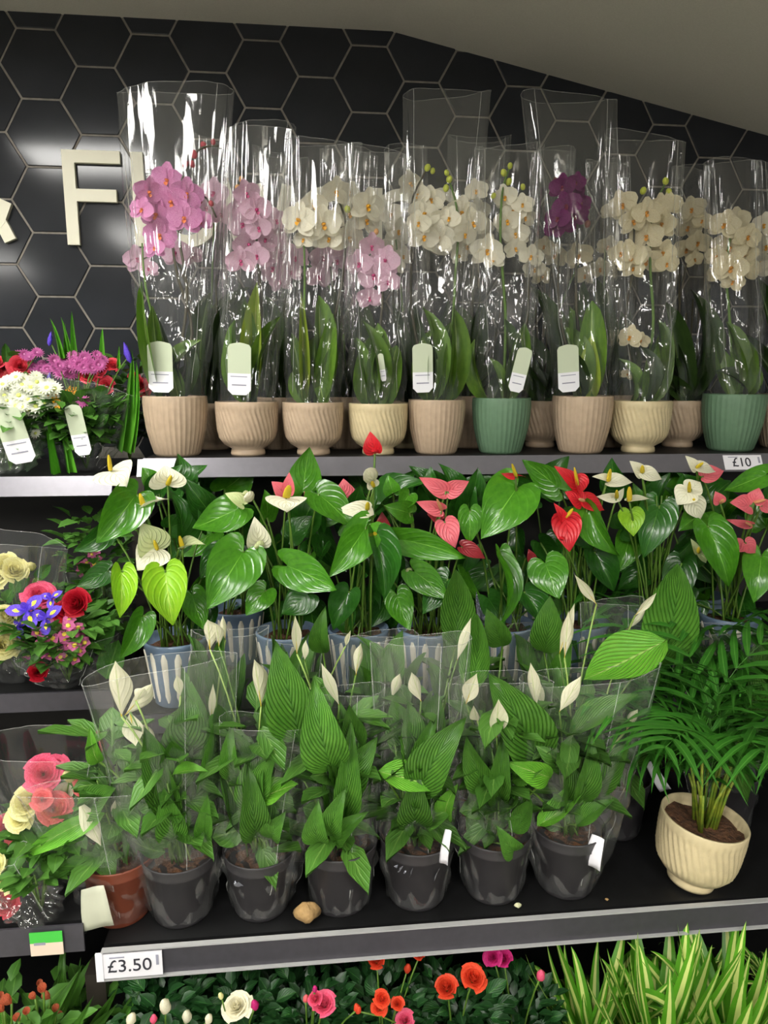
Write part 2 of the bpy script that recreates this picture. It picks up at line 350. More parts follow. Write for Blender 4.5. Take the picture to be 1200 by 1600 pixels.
# ------------------------------------------------------------------ shelves
XD = -0.378      # where the left bay ends and the right bay begins
def text_mesh(s_, size, name):
    cu = bpy.data.curves.new(name, 'FONT'); cu.body = s_; cu.size = size; cu.align_x = 'CENTER'; cu.align_y = 'CENTER'; cu.extrude = .0004
    o = bpy.data.objects.new(name, cu); COL.objects.link(o); bpy.context.view_layer.update()
    me = bpy.data.meshes.new_from_object(o.evaluated_get(bpy.context.evaluated_depsgraph_get()))
    bpy.data.objects.remove(o); bpy.data.curves.remove(cu); me.name = name; return me
RX = Matrix.Rotation(PI / 2, 4, 'X')
def shelf(label, x0, x1, yf, yb, z, railh, mrail, lips=True, tilt=0):
    t = thing('display_shelf', label, 'shelf', Vector(((x0 + x1) / 2, yf, z)))
    xc, hx = (x0 + x1) / 2, (x1 - x0) / 2
    put('shelf_board', MB().box((xc, (yf + yb) / 2 + .004, z - .014), (hx, (yb - yf) / 2 - .004, .014)).mesh('shelf_board', m_shelf, False), t)
    put('price_rail', MB().box((0, 0, -railh / 2), (hx, .002, railh / 2)).mesh('price_rail', mrail, False), t, Matrix.Translation((xc, yf - .003, z + .001)) @ Matrix.Rotation(-tilt, 4, 'X'))
    if lips:
        for k, zz in enumerate((z + .001, z - railh + .001)):
            put('rail_lip', MB().box((xc, yf - .007, zz), (hx, .005, .0013)).mesh('rail_lip', m_lip, False), t)
    return t
TILT = .5; ZT = CAM.z - .174; YT = 1.62
zl1 = P(90, 745, YT).z
YL = 1.12; ZL = CAM.z - .968
YM = 1.40; ZM = .775
shelf('long black shelf under the potted orchids with a grey rail', XD + .012, 1.75, YT, 2.0, ZT, .046, m_rail, False, TILT)
shelf('black shelf under the upright mixed bouquets with a bright pale rail', -1.6, XD - .055, YT, 2.0, zl1, .046, m_rail, False, TILT)
shelf('black shelf carrying the blue and white striped pots', XD + .012, 1.75, YM, 2.0, ZM, .04, m_rail_dark, False)
z2 = P(60, 1082, 1.42).z
shelf('black shelf under the bouquet with purple irises', -1.6, XD - .03, 1.42, 2.0, z2, .04, m_rail_dark, False)
shelf('black shelf under the wrapped peace lilies, white-lipped rail', XD + .008, 1.6, YL, 1.85, ZL, .056, m_rail_dark)
z3 = P(60, 1447, 1.12).z
shelf('black shelf under the rose bouquets, green label on its rail', -1.5, XD - .02, 1.12, 1.85, z3, .052, m_rail_dark, False)
ZB = .08
shelf('lowest black shelf under the small roses and grassy plants', XD + .008, 1.6, .9, 1.85, ZB, .05, m_rail_dark, False)
shelf('lowest black shelf under the orange flower bunches', -1.5, XD - .03, .9, 1.85, ZB, .05, m_rail_dark, False)
m_post = mat('brown_black_post', rgb(46, 40, 34), rough=.5, noise=.3, nscale=15)
for yy, zz, lb in ((1.13, (0, ZL - .06), 'dark upright post below the 3.50 price label'), (1.64, (0, ZT - .045), 'tall dark upright between the two bays of shelving')):
    o = put('shelf_upright', MB().box((XD - .012, yy + .02, (zz[0] + zz[1]) / 2), (.017, .02, (zz[1] - zz[0]) / 2)).mesh('shelf_upright', m_post, False)); tagit(o, lb, 'post')
o = put('shelf_divider', MB().box((XD - .012, 1.85, .56), (.006, .145, .56)).mesh('shelf_divider', m_panel_dark, False)); tagit(o, 'thin dark panel standing between the two shelf bays', 'panel')
# price labels
def plabel(label, txt, x0, x1, yf, zc, hh, tsize, tilt=0, zt=0):
    xc = (x0 + x1) / 2; t = thing('price_label', label, 'price label', Vector((xc, yf - .012, zc)))
    hx = (x1 - x0) / 2; RT = Matrix.Translation((0, yf - .003, zt)) @ Matrix.Rotation(-tilt, 4, 'X') @ Matrix.Translation((0, -yf + .008, -zt)) if tilt else Matrix.Identity(4)
    put('card', MB().box((xc, yf - .0105, zc), (hx, .0012, hh)).mesh('card', m_white, False), t, RT)
    if txt:
        put('price', text_mesh(txt, tsize, 'price').copy(), t, RT @ Matrix.Translation((xc - hx * .1, yf - .0122, zc - hh * .05)) @ RX).data.materials.append(m_ink)
        put('barcode', MB().box((xc + hx * .84, yf - .012, zc + hh * .3), (hx * .045, .0004, hh * .42)).mesh('barcode', m_ink_pale, False), t, RT)
        put('small_print', MB().box((xc - hx * .5, yf - .012, zc + hh * .72), (hx * .25, .0004, hh * .05)).mesh('small_print', m_ink_pale, False), t, RT)
    return t
a, b = PZ(157, 1505, ZL - .028), 0
plabel('white price label reading 3.50 pounds on the lower rail', '£3.50', P(163, 1505, YL).x, P(256, 1500, YL).x, YL, ZL - .0275, .0235, .034)
o = put('label_holder', MB().box((P(159, 1505, YL).x, YL - .0115, ZL - .0275), (.006, .002, .027)).mesh('label_holder', m_white, False)); tagit(o, 'pale plastic end piece at the edge of the 3.50 label', 'clip')
plabel('white price label reading 10 pounds below the green ribbed pot', '£10', P(1125, 724, YT).x, P(1184, 724, YT).x, YT, ZT - .0225, .0185, .032, TILT, ZT)
plabel('blank white label at the end of the orchid shelf rail', '', P(217, 729, YT).x, P(290, 729, YT).x, YT, ZT - .0225, .0205, .03, TILT, ZT)
t = thing('shelf_label', 'small green and cream label on the rose bouquet shelf rail', 'label', P(77, 1485, 1.11))
x0, x1 = P(52, 1480, 1.12).x, P(103, 1480, 1.12).x; xc, hx = (x0 + x1) / 2, (x1 - x0) / 2; zc = z3 - .026
m_gl = mat('green_label', rgb(70, 190, 70), rough=.5); m_cl = mat('cream_label', rgb(225, 205, 185), rough=.5)
put('green_half', MB().box((xc, 1.1095, zc + .012), (hx, .001, .010)).mesh('green_half', m_gl, False), t)
put('cream_half', MB().box((xc, 1.1095, zc - .010), (hx, .001, .012)).mesh('cream_half', m_cl, False), t)
put('faded_print', MB().box((xc - hx * .4, 1.108, zc + .001), (hx * .35, .0005, .0022)).mesh('faded_print', m_ink_pale, False), t)
# ------------------------------------------------------------------ plant materials
m_film = filmmat('clear_film')
m_film_low = filmmat('hazy_film', base=.05, edge=.55, haze=.026, bump=.4, bscale=12)
_t = NT('film_seam'); _a = _t.n('ShaderNodeBsdfTransparent'); _b = _t.n('ShaderNodeBsdfPrincipled'); _b.inputs['Base Color'].default_value = (.75, .76, .72, 1); _b.inputs['Roughness'].default_value = .2
_c = _t.n('ShaderNodeMixShader'); _c.inputs[0].default_value = .3; _t.l(_a.outputs[0], _c.inputs[1]); _t.l(_b.outputs[0], _c.inputs[2]); _t.l(_c.outputs[0], _t.out.inputs[0]); m_seam = _t.m
m_soil = mat('bark_soil', rgb(98, 64, 40), rough=.9, noise=.6, nscale=90, bump=.8, bscale=120)
m_orleaf = leafmat('orchid_leaf', rgb(58, 96, 30), rgb(112, 146, 52), rgb(150, 180, 84), rough=.4, nveins=0, veinamt=0, rib=.03, vary=.3)
m_orleaf_y = leafmat('yellow_green_leaf', rgb(120, 160, 50), rgb(175, 185, 70), rgb(200, 200, 110), rough=.4, nveins=0, veinamt=0, rib=.03)
m_stem = mat('green_stem', rgb(92, 128, 42), rough=.5, noise=.3, nscale=40)
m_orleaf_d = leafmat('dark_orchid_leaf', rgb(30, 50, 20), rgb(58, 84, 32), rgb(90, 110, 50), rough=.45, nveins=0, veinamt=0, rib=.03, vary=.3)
m_stem_d = mat('dark_stem', rgb(66, 60, 38), rough=.5, noise=.3, nscale=40)
m_stem_p = mat('pale_stem', rgb(150, 178, 90), rough=.5)
def petmat(n, c, c2): return mat(n, c, rough=.55, spec=.3, col2=c2, nscale=22, trans=.35, vary=.08)
OR = {'pink': (petmat('pink_petal', rgb(230, 164, 206), rgb(210, 122, 180)), mat('pink_lip', rgb(222, 120, 60), rough=.5)),
      'pale': (petmat('pale_pink_petal', rgb(236, 208, 222), rgb(218, 170, 196)), mat('rose_lip', rgb(190, 60, 120), rough=.5)),
      'white': (petmat('white_petal', rgb(247, 245, 228), rgb(236, 228, 205)), mat('yellow_lip', rgb(225, 165, 40), rough=.5)),
      'cream': (petmat('cream_petal', rgb(243, 236, 208), rgb(226, 213, 172)), mat('ochre_lip', rgb(205, 140, 40), rough=.5)),
      'magenta': (petmat('magenta_petal', rgb(132, 36, 112), rgb(92, 18, 78)), mat('dark_lip', rgb(120, 25, 60), rough=.5))}
m_bud = {'pink': mat('red_bud', rgb(170, 60, 70), rough=.5), 'pale': mat('orange_bud', rgb(205, 150, 90), rough=.5), 'white': mat('green_bud', rgb(190, 200, 70), rough=.5),
         'cream': mat('lime_bud', rgb(190, 200, 60), rough=.5), 'magenta': mat('purple_bud', rgb(120, 70, 60), rough=.5)}

def radial(mb, ang, L, W, r0, z0, tilt, cup=.15, prof=oval, nx=4, ny=4, mi=0, wav=0):
    ct, st_ = math.cos(tilt), math.sin(tilt); ca, sa = math.cos(ang), math.sin(ang)
    def fn(a, b):
        s_ = (a - .5) * 2; w = prof(b) * W; q = L * b; lx = r0 + q * ct - cup * b * b * L * st_ * .5; ly = w * s_
        lz = z0 + q * st_ + cup * W * s_ * s_ * prof(b) * 2 - .12 * L * b * b + wav * math.sin(6 * b + ang * 3) * s_ * s_
        return (lx * ca - ly * sa, lx * sa + ly * ca, lz)
    mb.grid(fn, nx, ny, mi)
def orchid_mesh(name, m, seed):
    rd = random.Random(seed); mb = MB(); j = lambda s_: rd.uniform(-s_, s_)
    bs = lambda t: .5 * math.sin(PI * t ** .75) ** .5 if 0 < t < .99 else (.03 if t < .5 else .14)
    for a in (90, 215, 325): radial(mb, math.radians(a) + j(.1), 1.0, .8, .03, -.03, .12 + j(.2), .12, bs, 5, 5)
    bf = lambda t: .5 * math.sin(PI * t ** .7) ** .5 if 0 < t < .99 else (.03 if t < .5 else .16)
    for a in (8, 172): radial(mb, math.radians(a) + j(.1), 1.0, 1.22, .02, .03, .15 + j(.22), .1, bf, 5, 5, wav=.04)
    return mb.mesh(name, m)
def lip_mesh(name, m):
    mb = MB(); 
    mb.lathe([(.02, -.02), (.10, .05), (.09, .18), (.02, .24)], 8)
    v = MB(); radial(v, -PI / 2, .34, .3, .03, .08, .5, .4, lance, 3, 3); mb.add(v.v, v.f, v.uv)
    for a in (.5, PI - .5): 
        v = MB(); radial(v, a, .2, .16, .03, .06, .9, .3, lance, 2, 3); mb.add(v.v, v.f, v.uv)
    return mb.mesh(name, m)
OM = {k: ([orchid_mesh('blossom', v[0], s_) for s_ in range(4)], lip_mesh('lip', v[1])) for k, v in OR.items()}
bud_me = {k: MB().lathe([(.02, -.5), (.3, -.35), (.42, 0), (.3, .35), (.02, .5)], 8).mesh('bud', m) for k, m in m_bud.items()}
orleaf = [blade_mesh('leaf', m_orleaf, oval, fold=.35, arch=a, wave=.02, seed=i) for i, a in enumerate((.06, .14, .2, -.05))]
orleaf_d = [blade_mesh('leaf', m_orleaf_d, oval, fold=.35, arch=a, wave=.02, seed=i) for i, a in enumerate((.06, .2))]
orleaf_y = blade_mesh('leaf', m_orleaf_y, lance, fold=.5, arch=.06)

# pots ---------------------------------------------------------------
POTC = {'taupe': rgb(184, 162, 137), 'cream': rgb(206, 190, 150), 'green': rgb(100, 130, 102)}
m_pot = {k: mat(k + '_glaze', c, rough=.42, spec=.4, noise=.1, nscale=60) for k, c in POTC.items()}
def pot_ribbed(m):
    prof = [(.004, 0), (.046, 0), (.050, .006), (.057, .03), (.064, .06), (.0675, .09), (.069, .115), (.069, .128), (.0685, .131), (.0655, .131), (.0645, .12), (.062, .10), (.004, .098)]
    def fn(r, th, z): return r + (.0030 * abs(math.sin(th * 18)) ** .6 - .0018 if .003 < z < .1215 and r > .048 else 0)
    return MB().lathe(prof, 108, 0, fn).mesh('pot', m)
def pot_footed(m):
    prof = [(.004, 0), (.037, 0), (.038, .004), (.037, .011), (.035, .014), (.052, .024), (.061, .038), (.065, .055), (.067, .078), (.068, .100), (.069, .104), (.069, .116), (.068, .118), (.0655, .118), (.0645, .105), (.062, .095), (.004, .093)]
    zz = []
    for i in range(len(prof) - 1):
        n_ = 5 if .03 < prof[i][1] < .1 and prof[i][0] > .055 and i < 10 else 1
        for k in range(n_): zz.append((prof[i][0] + (prof[i + 1][0] - prof[i][0]) * k / n_, prof[i][1] + (prof[i + 1][1] - prof[i][1]) * k / n_))
    zz.append(prof[-1])
    def fn(r, th, z): return r + (.0016 * math.sin(th * 40 + z * 190) if .036 < z < .1005 and r > .0625 - .002 and r < .0687 else 0)
    return MB().lathe(zz, 176, 0, fn).mesh('pot', m)
POTM = {(s_, c): (pot_ribbed if s_ == 'ribbed' else pot_footed)(m_pot[c]) for s_ in ('ribbed', 'footed') for c in POTC if not (s_ == 'footed' and c == 'green')}
def disc_soil(r, seed=0):
    rd = random.Random(seed)
    return MB().grid(lambda a, b: (r * b * math.cos(a * 2 * PI), r * b * math.sin(a * 2 * PI), .004 * math.sin(a * 31 + b * 17) * b + rd.uniform(-.002, .002)), 20, 5, closed=True).mesh('soil', m_soil)
soil_me = disc_soil(.0635)

def sleeve(parent, base, r0, zb_, topc, wa, wb_, m, seed=0, n=72, ny=34, pleat=.004, crink=.005, cut=.0, flare=.8, name='sleeve', yaw=0, seams=(.63, .86)):
    """clear bag: round at the pot, flattening to a wide mouth at topc (world); wa/wb half width and depth of the mouth"""
    rd = random.Random(seed); ph = [rd.uniform(0, 6.28) for _ in range(10)]; fr = [rd.randint(5, 17) for _ in range(4)]
    hz = topc.z - zb_; cutp = rd.uniform(-1, 1) * cut
    def fn(a, b):
        th = a * 2 * PI; t = b; q = t ** flare
        rx = r0 * (1 - q) + wa * q; ry = r0 * (1 - q) + wb_ * q
        c_, s_ = math.cos(th), math.sin(th); pw = 1 - .35 * q
        ex = abs(c_) ** pw * (1 if c_ > 0 else -1); ey = abs(s_) ** (1 + .3 * q) * (1 if s_ > 0 else -1)
        am = pleat * (.35 + math.sin(PI * min(1, t * 1.05))) ; lo = crink * math.exp(-((t - .25) / .22) ** 2)
        d = am * (math.sin(fr[0] * th + ph[0] + 1.5 * t) + .6 * math.sin(fr[1] * th + ph[1] - 2 * t) + .4 * math.sin((fr[2] + 9) * th + ph[2] + 3 * t))
        d += lo * (math.sin(3 * th + 17 * t + ph[3]) * math.sin(5 * th - 23 * t + ph[4]) + .7 * math.sin(9 * th + 31 * t + ph[5]))
        sx = base.x + (topc.x - base.x) * t; sy = base.y + (topc.y - base.y) * t
        X, Y = ex * (rx + d), ey * (ry + d)
        if yaw: X, Y = X * math.cos(yaw) - Y * math.sin(yaw), X * math.sin(yaw) + Y * math.cos(yaw)
        z = zb_ + hz * t + (cutp * c_ + .006 * math.sin(2 * th + ph[6])) * t ** 6
        return (sx + X - base.x, sy + Y - base.y, z - base.z)
    o = put(name, MB().grid(fn, n, ny, closed=True).mesh(name, m), parent, Matrix.Translation(base))
    for a in seams: put('seam', MB().tube([fn(a, .06 + .94 * i / 24) for i in range(25)], .0007, 4).mesh('seam', m_seam), o, Matrix.Translation(base))
    put('mouth_edge', MB().tube([fn(i / 60, 1) for i in range(61)], .0004, 4).mesh('mouth_edge', m_seam), o, Matrix.Translation(base))
    return o
m_tagg = mat('sage_tag', rgb(196, 206, 178), rough=.4); m_tagw = mat('white_tag', rgb(236, 236, 240), rough=.4)
def care_tag(parent, pb, pt, w):
    """sage card with a white lower half; pb, pt world bottom and top"""
    M0 = framex(pb, pt, Vector((0, -1, .05)), w, thick=w)
    L = [(-.5, .42), (.5, .42), (.5, .9), (.42, .96), (.2, .985), (0, 1), (-.2, .985), (-.42, .96), (-.5, .9)]
    Lw = [(-.5, .42), (-.5, .1), (-.3, .01), (.3, .01), (.5, .1), (.5, .42)]
    def plate(pts, mi, z=0):
        n_ = len(pts); v = [(x, y, z + .02) for x, y in pts] + [(x, y, z - .02) for x, y in pts]
        return v, [tuple(range(n_)), tuple(range(2 * n_ - 1, n_ - 1, -1))] + [(i, n_ + i, n_ + (i + 1) % n_, (i + 1) % n_) for i in range(n_)]
    v, f = plate(L, 0); o = put('care_tag', MB().add(v, f).mesh('care_tag', m_tagg, False), parent, M0)
    v, f = plate(Lw[::-1], 0); put('price_part', MB().add(v, f).mesh('price_part', m_tagw, False), o, M0)
    mb = MB()
    for (x, y, w_, h_) in ((-.02, .36, .36, .008), (-.1, .2, .22, .012), (.2, .2, .1, .012)): mb.box((x, y, .026), (w_, h_, .004))
    o2 = put('printed_lines', mb.mesh('printed_lines', m_ink_pale, False), o, M0); o2['kind'] = 'stuff'

def orchid(label, style, colr, px, pybase, Y, wpx, fl, buds, sl, stems, leaves, tag=None, seed=1, row='potted orchids in clear sleeves', potm=None):
    """fl: (px,py,r px[,dy]) blossoms; sl: (xL,xR,ytop); stems: list of pixel polylines; leaves: (bx,by,tx,ty,w px,kind)"""
    rd = random.Random(seed * 7 + 1)
    base = P(px, pybase, Y); base.z = ZT
    s0 = msize(wpx, P(px, 650, Y)) / .138
    t = thing('potted_orchid', label, 'plant', base, row)
    Mp = Matrix.Translation(base) @ Matrix.Rotation(rd.uniform(0, .1), 4, 'Z') @ Matrix.Scale(s0, 4)
    put('pot', POTM[(style, colr[0])], t, Mp)
    hz = (.131 if style == 'ribbed' else .118) * s0
    put('soil', soil_me, t, Matrix.Translation(base + Vector((0, 0, hz - .014))) @ Matrix.Scale(s0, 4))
    kind = colr[1]; blos, lip = OM[kind]
    for i, f in enumerate(fl):
        dy = f[3] if len(f) > 3 else rd.uniform(-.022, .03)
        p = P(f[0], f[1], Y + dy); sz = msize(f[2], p)
        n_ = (CAM - p).normalized() + Vector((rd.uniform(-.55, .55), 0, rd.uniform(-.35, .25)))
        Mf = facing(p, n_, sz * 1.0, rd.uniform(-.3, .3))
        o = put('blossom', blos[i % 4], t, Mf); put('lip', lip, o, Mf)
    for b in buds:
        p = P(b[0], b[1], Y + rd.uniform(-.01, .02)); sz = msize(b[2], p) * 2
        put('bud', bud_me[kind], t, facing(p, Vector((rd.uniform(-.6, .6), -.4, 1)), sz))
    for k, st in enumerate(stems):
        pts = [base + Vector((rd.uniform(-.012, .012), rd.uniform(-.01, .01), hz - .015))] + [P(x, y, Y + .012 + .004 * k) for x, y in st]
        sm = []
        for i in range(len(pts) - 1):
            a, b = pts[i], pts[i + 1]; pr = pts[max(i - 1, 0)]; nx_ = pts[min(i + 2, len(pts) - 1)]
            for u in [j / 5 for j in range(5)]:
                sm.append(.5 * ((2 * a) + (b - pr) * u + (2 * pr - 5 * a + 4 * b - nx_) * u * u + (-pr + 3 * a - 3 * b + nx_) * u ** 3))
        sm.append(pts[-1])
        put('stem', MB().tube([p - base for p in sm], lambda q: .0042 - .0022 * q, 6).mesh('stem', m_stem_d if (k + seed) % 3 else m_stem), t, Matrix.Translation(base))
    z0 = base + Vector((0, 0, hz - .012))
    for i, (bx, tx, ty, w, kd) in enumerate(leaves):
        b_ = z0 + Vector((msize(bx, z0), rd.uniform(-.02, .02), 0)); tp = P(tx, ty, Y + rd.uniform(-.03, .03))
        put('leaf', orleaf_y if kd == 'y' else orleaf_d[i % 2] if kd == 'd' else orleaf[(i + seed) % 4], t, framex(b_, tp, Vector((rd.uniform(-.5, .5), -1, .2)), msize(w, z0), rd.uniform(-.4, .4)))
    if row != 'potted orchids in clear sleeves':
        for i in range(5): put('plant_stake', MB().tube([Vector((0, 0, 0)), Vector((rd.uniform(-.05, .05), rd.uniform(-.02, .02), rd.uniform(.18, .36)))], .0026, 5).mesh('plant_stake', m_stem_d), t, Matrix.Translation(z0 + Vector((rd.uniform(-.04, .04), rd.uniform(-.03, .03), 0))))
    if tag:
        bx, by, tx, ty, w = tag; Yt = Y - .066 * s0
        care_tag(t, P(bx, by, Yt), P(tx, ty, Yt - .006), msize(w, P(tx, ty, Yt)))
    if sl:
        xm = (sl[0] + sl[1]) / 2; tc = P(xm, sl[2], Y); wa = msize((sl[1] - sl[0]) / 2, tc)
        sleeve(t, base, .059 * s0, base.z + hz - .01, tc, wa, wa * .26, m_film, seed, cut=.012)
    return t

def lv(n, seed, spread=42, h0=490, h1=585, w=27, kd='g'):
    """n upright strap leaves around px"""
    rd = random.Random(seed)
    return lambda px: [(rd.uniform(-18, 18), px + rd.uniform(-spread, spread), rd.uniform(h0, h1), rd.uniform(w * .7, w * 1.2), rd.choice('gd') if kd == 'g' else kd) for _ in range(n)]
YO = 1.70
orchid('bright pink orchid in a ribbed taupe pot, topped by a tall wide sleeve', 'ribbed', ('taupe', 'pink'), 278, 710, YO, 97,
       [(262, 282, 27), (232, 300, 24), (292, 303, 26), (245, 335, 28), (288, 342, 27), (222, 328, 20), (250, 368, 26), (312, 345, 20), (268, 315, 28), (242, 388, 18)],
       [(290, 257, 6), (303, 241, 7), (318, 227, 6), (300, 256, 6), (333, 222, 5), (312, 315, 5), (330, 318, 5)],
       (186, 364, 140), [[(292, 470), (280, 370), (282, 290), (310, 235), (342, 228)], [(300, 520), (275, 420), (270, 330), (316, 306), (338, 340)], [(232, 470), (222, 380)]],
       [(-20, 238, 478, 24, 'g'), (-22, 222, 440, 16, 'g')] + lv(5, 1)(285), (252, 614, 249, 533, 38), 1)
orchid('pale pink orchid in a footed taupe pot with a broad yellow-green leaf', 'footed', ('taupe', 'pale'), 388, 709, YO, 97,
       [(385, 302, 22), (400, 328, 26), (380, 350, 25), (405, 356, 22), (388, 382, 27), (402, 400, 22), (376, 408, 24), (372, 325, 16), (415, 375, 20)],
       [(372, 294, 6), (377, 280, 5)], (356, 462, 196), [[(408, 500), (402, 400), (395, 320), (372, 285)]],
       [(12, 402, 440, 36, 'y'), (5, 382, 468, 30, 'g'), (0, 368, 500, 24, 'g')] + lv(4, 2)(400), (374, 618, 374, 535, 36), 2)
orchid('white orchid with yellow throats in a footed taupe pot', 'footed', ('taupe', 'white'), 490, 708, YO, 95,
       [(468, 345, 30), (505, 350, 30), (524, 300, 25), (545, 335, 26), (574, 322, 28), (490, 322, 24), (545, 372, 26), (515, 374, 22), (572, 345, 24), (545, 300, 18), (475, 375, 18)],
       [(543, 327, 6)], (448, 566, 222), [[(477, 520), (476, 420), (474, 350)], [(512, 540), (534, 440), (540, 350), (520, 295)]],
       [(-14, 470, 455, 18, 'y'), (5, 497, 462, 38, 'g'), (10, 520, 490, 30, 'g'), (-16, 455, 520, 22, 'g')] + lv(4, 3)(490), None, 3)
orchid('mauve orchid hanging low in a small footed cream pot', 'footed', ('cream', 'pale'), 591, 709, YO, 92,
       [(580, 385, 22), (602, 408, 25), (585, 430, 27), (606, 440, 20), (562, 412, 22), (577, 465, 20)], [(588, 362, 5)],
       (538, 645, 236), [[(592, 540), (598, 450), (590, 380)]],
       [(5, 590, 505, 36, 'g'), (12, 620, 540, 38, 'g'), (-12, 565, 500, 26, 'g'), (0, 600, 520, 30, 'g')] + lv(3, 4)(590), (600, 596, 594, 552, 9), 4)
orchid('white orchid with two flower sprays in a ribbed taupe pot', 'ribbed', ('taupe', 'white'), 681, 710, YO, 88,
       [(640, 287, 21), (655, 305, 22), (674, 312, 22), (662, 335, 26), (690, 347, 24), (662, 370, 25), (685, 372, 28), (702, 342, 20), (722, 332, 26), (737, 350, 26), (745, 298, 19), (726, 366, 20), (655, 348, 20)],
       [(668, 262, 6), (676, 267, 5), (698, 270, 5), (702, 280, 6), (697, 294, 6)], (630, 769, 146),
       [[(645, 500), (642, 400), (642, 320), (668, 262)], [(705, 520), (712, 420), (716, 340), (698, 268)]],
       [(-8, 660, 480, 26, 'g'), (14, 708, 480, 32, 'g'), (10, 692, 560, 28, 'g')] + lv(5, 5)(680), (661, 614, 660, 536, 32), 5)
orchid('white orchid in a ribbed green pot beside a leaning sage tag', 'ribbed', ('green', 'white'), 781, 710, YO, 90,
       [(790, 308, 20), (802, 330, 22), (817, 320, 18), (793, 345, 22), (806, 365, 22), (760, 392, 26), (830, 400, 20), (805, 388, 18), (772, 405, 18), (835, 420, 18), (820, 340, 18)],
       [(787, 270, 6), (795, 284, 6), (797, 259, 5), (817, 292, 5), (771, 306, 5)], (742, 852, 230), [[(790, 500), (782, 380), (785, 300), (797, 260)], [(820, 520), (826, 440), (830, 360)]],
       [(-14, 742, 530, 24, 'g'), (12, 820, 505, 34, 'g'), (0, 765, 560, 22, 'g')] + lv(4, 6)(785), (804, 613, 822, 543, 24), 6)
orchid('deep magenta orchid in a ribbed taupe pot with wide bright leaves', 'ribbed', ('taupe', 'magenta'), 906, 710, YO, 92,
       [(878, 292, 21), (895, 302, 22), (886, 322, 24), (872, 342, 22), (898, 338, 22), (908, 318, 16), (865, 360, 15), (882, 352, 20), (900, 285, 16)],
       [(868, 283, 6), (918, 350, 6), (912, 330, 5)], (812, 967, 152), [[(880, 520), (872, 430), (878, 330)], [(902, 500), (900, 420), (900, 330), (868, 280)]],
       [(-10, 890, 478, 46, 'g'), (10, 925, 470, 42, 'g'), (14, 925, 520, 40, 'y'), (-5, 880, 510, 36, 'g')] + lv(3, 7)(905), (889, 613, 887, 538, 34), 7)
orchid('cream white orchid massed above a footed cream pot', 'footed', ('cream', 'cream'), 996, 708, YO, 93,
       [(974, 320, 24), (988, 346, 22), (1010, 332, 24), (1030, 325, 22), (1046, 320, 20), (1035, 350, 24), (1010, 370, 26), (985, 400, 26), (1010, 408, 24), (1036, 396, 22), (970, 395, 20), (990, 420, 18), (1042, 412, 18), (985, 527, 20), (1002, 532, 14), (980, 585, 10)],
       [(1005, 298, 6), (1040, 283, 6), (1045, 300, 6)], (942, 1074, 214), [[(978, 520), (988, 420), (992, 330)], [(1020, 520), (1016, 420), (1018, 340), (1040, 285)]],
       [(14, 1028, 500, 24, 'g'), (10, 1015, 560, 26, 'g'), (-14, 965, 560, 24, 'g')] + lv(3, 8)(1000), None, 8)
orchid('white orchid in a ribbed green pot above the 10 pound label', 'ribbed', ('green', 'cream'), 1140, 703, YO + .02, 92,
       [(1132, 352, 24), (1150, 346, 22), (1168, 370, 21), (1140, 388, 28), (1165, 395, 20), (1142, 418, 27), (1166, 420, 22), (1124, 428, 18), (1145, 440, 18), (1120, 400, 18)],
       [], (1098, 1192, 252), [[(1140, 500), (1135, 420), (1145, 345)]],
       [(6, 1160, 530, 40, 'g'), (14, 1172, 560, 30, 'g'), (-10, 1120, 540, 28, 'g')] + lv(3, 9)(1145), None, 9)
# second row
BK = 'potted orchids of the rear row'
orchid('taupe footed pot half hidden behind the cream one, yellowish orchid', 'footed', ('taupe', 'cream'), 1058, 692, YO + .13, 84,
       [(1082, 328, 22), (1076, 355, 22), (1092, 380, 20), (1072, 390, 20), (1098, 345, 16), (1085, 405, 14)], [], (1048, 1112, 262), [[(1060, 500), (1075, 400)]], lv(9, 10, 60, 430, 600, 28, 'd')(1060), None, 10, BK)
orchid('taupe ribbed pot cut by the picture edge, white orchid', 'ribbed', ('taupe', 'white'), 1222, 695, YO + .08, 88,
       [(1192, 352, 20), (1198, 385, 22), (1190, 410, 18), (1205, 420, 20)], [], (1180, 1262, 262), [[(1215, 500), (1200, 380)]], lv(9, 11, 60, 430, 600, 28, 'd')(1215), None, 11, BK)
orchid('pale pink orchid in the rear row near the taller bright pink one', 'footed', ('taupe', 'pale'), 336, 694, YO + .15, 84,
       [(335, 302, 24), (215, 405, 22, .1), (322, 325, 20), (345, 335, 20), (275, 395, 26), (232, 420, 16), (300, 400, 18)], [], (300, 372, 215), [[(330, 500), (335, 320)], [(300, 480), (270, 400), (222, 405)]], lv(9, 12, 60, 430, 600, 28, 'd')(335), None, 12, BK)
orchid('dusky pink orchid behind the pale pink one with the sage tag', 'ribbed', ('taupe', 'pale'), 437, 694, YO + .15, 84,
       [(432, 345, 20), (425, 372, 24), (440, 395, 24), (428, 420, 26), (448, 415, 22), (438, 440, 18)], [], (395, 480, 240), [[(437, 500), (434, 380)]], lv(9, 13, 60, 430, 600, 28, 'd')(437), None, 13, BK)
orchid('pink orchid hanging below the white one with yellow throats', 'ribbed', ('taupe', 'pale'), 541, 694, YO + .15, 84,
       [(462, 402, 22), (455, 425, 18), (505, 402, 22), (498, 432, 22), (528, 408, 22), (535, 385, 20), (512, 425, 16)], [], (500, 590, 235), [[(535, 500), (520, 410)], [(530, 480), (480, 410)]], lv(9, 14, 60, 430, 600, 28, 'd')(541), None, 14, BK)
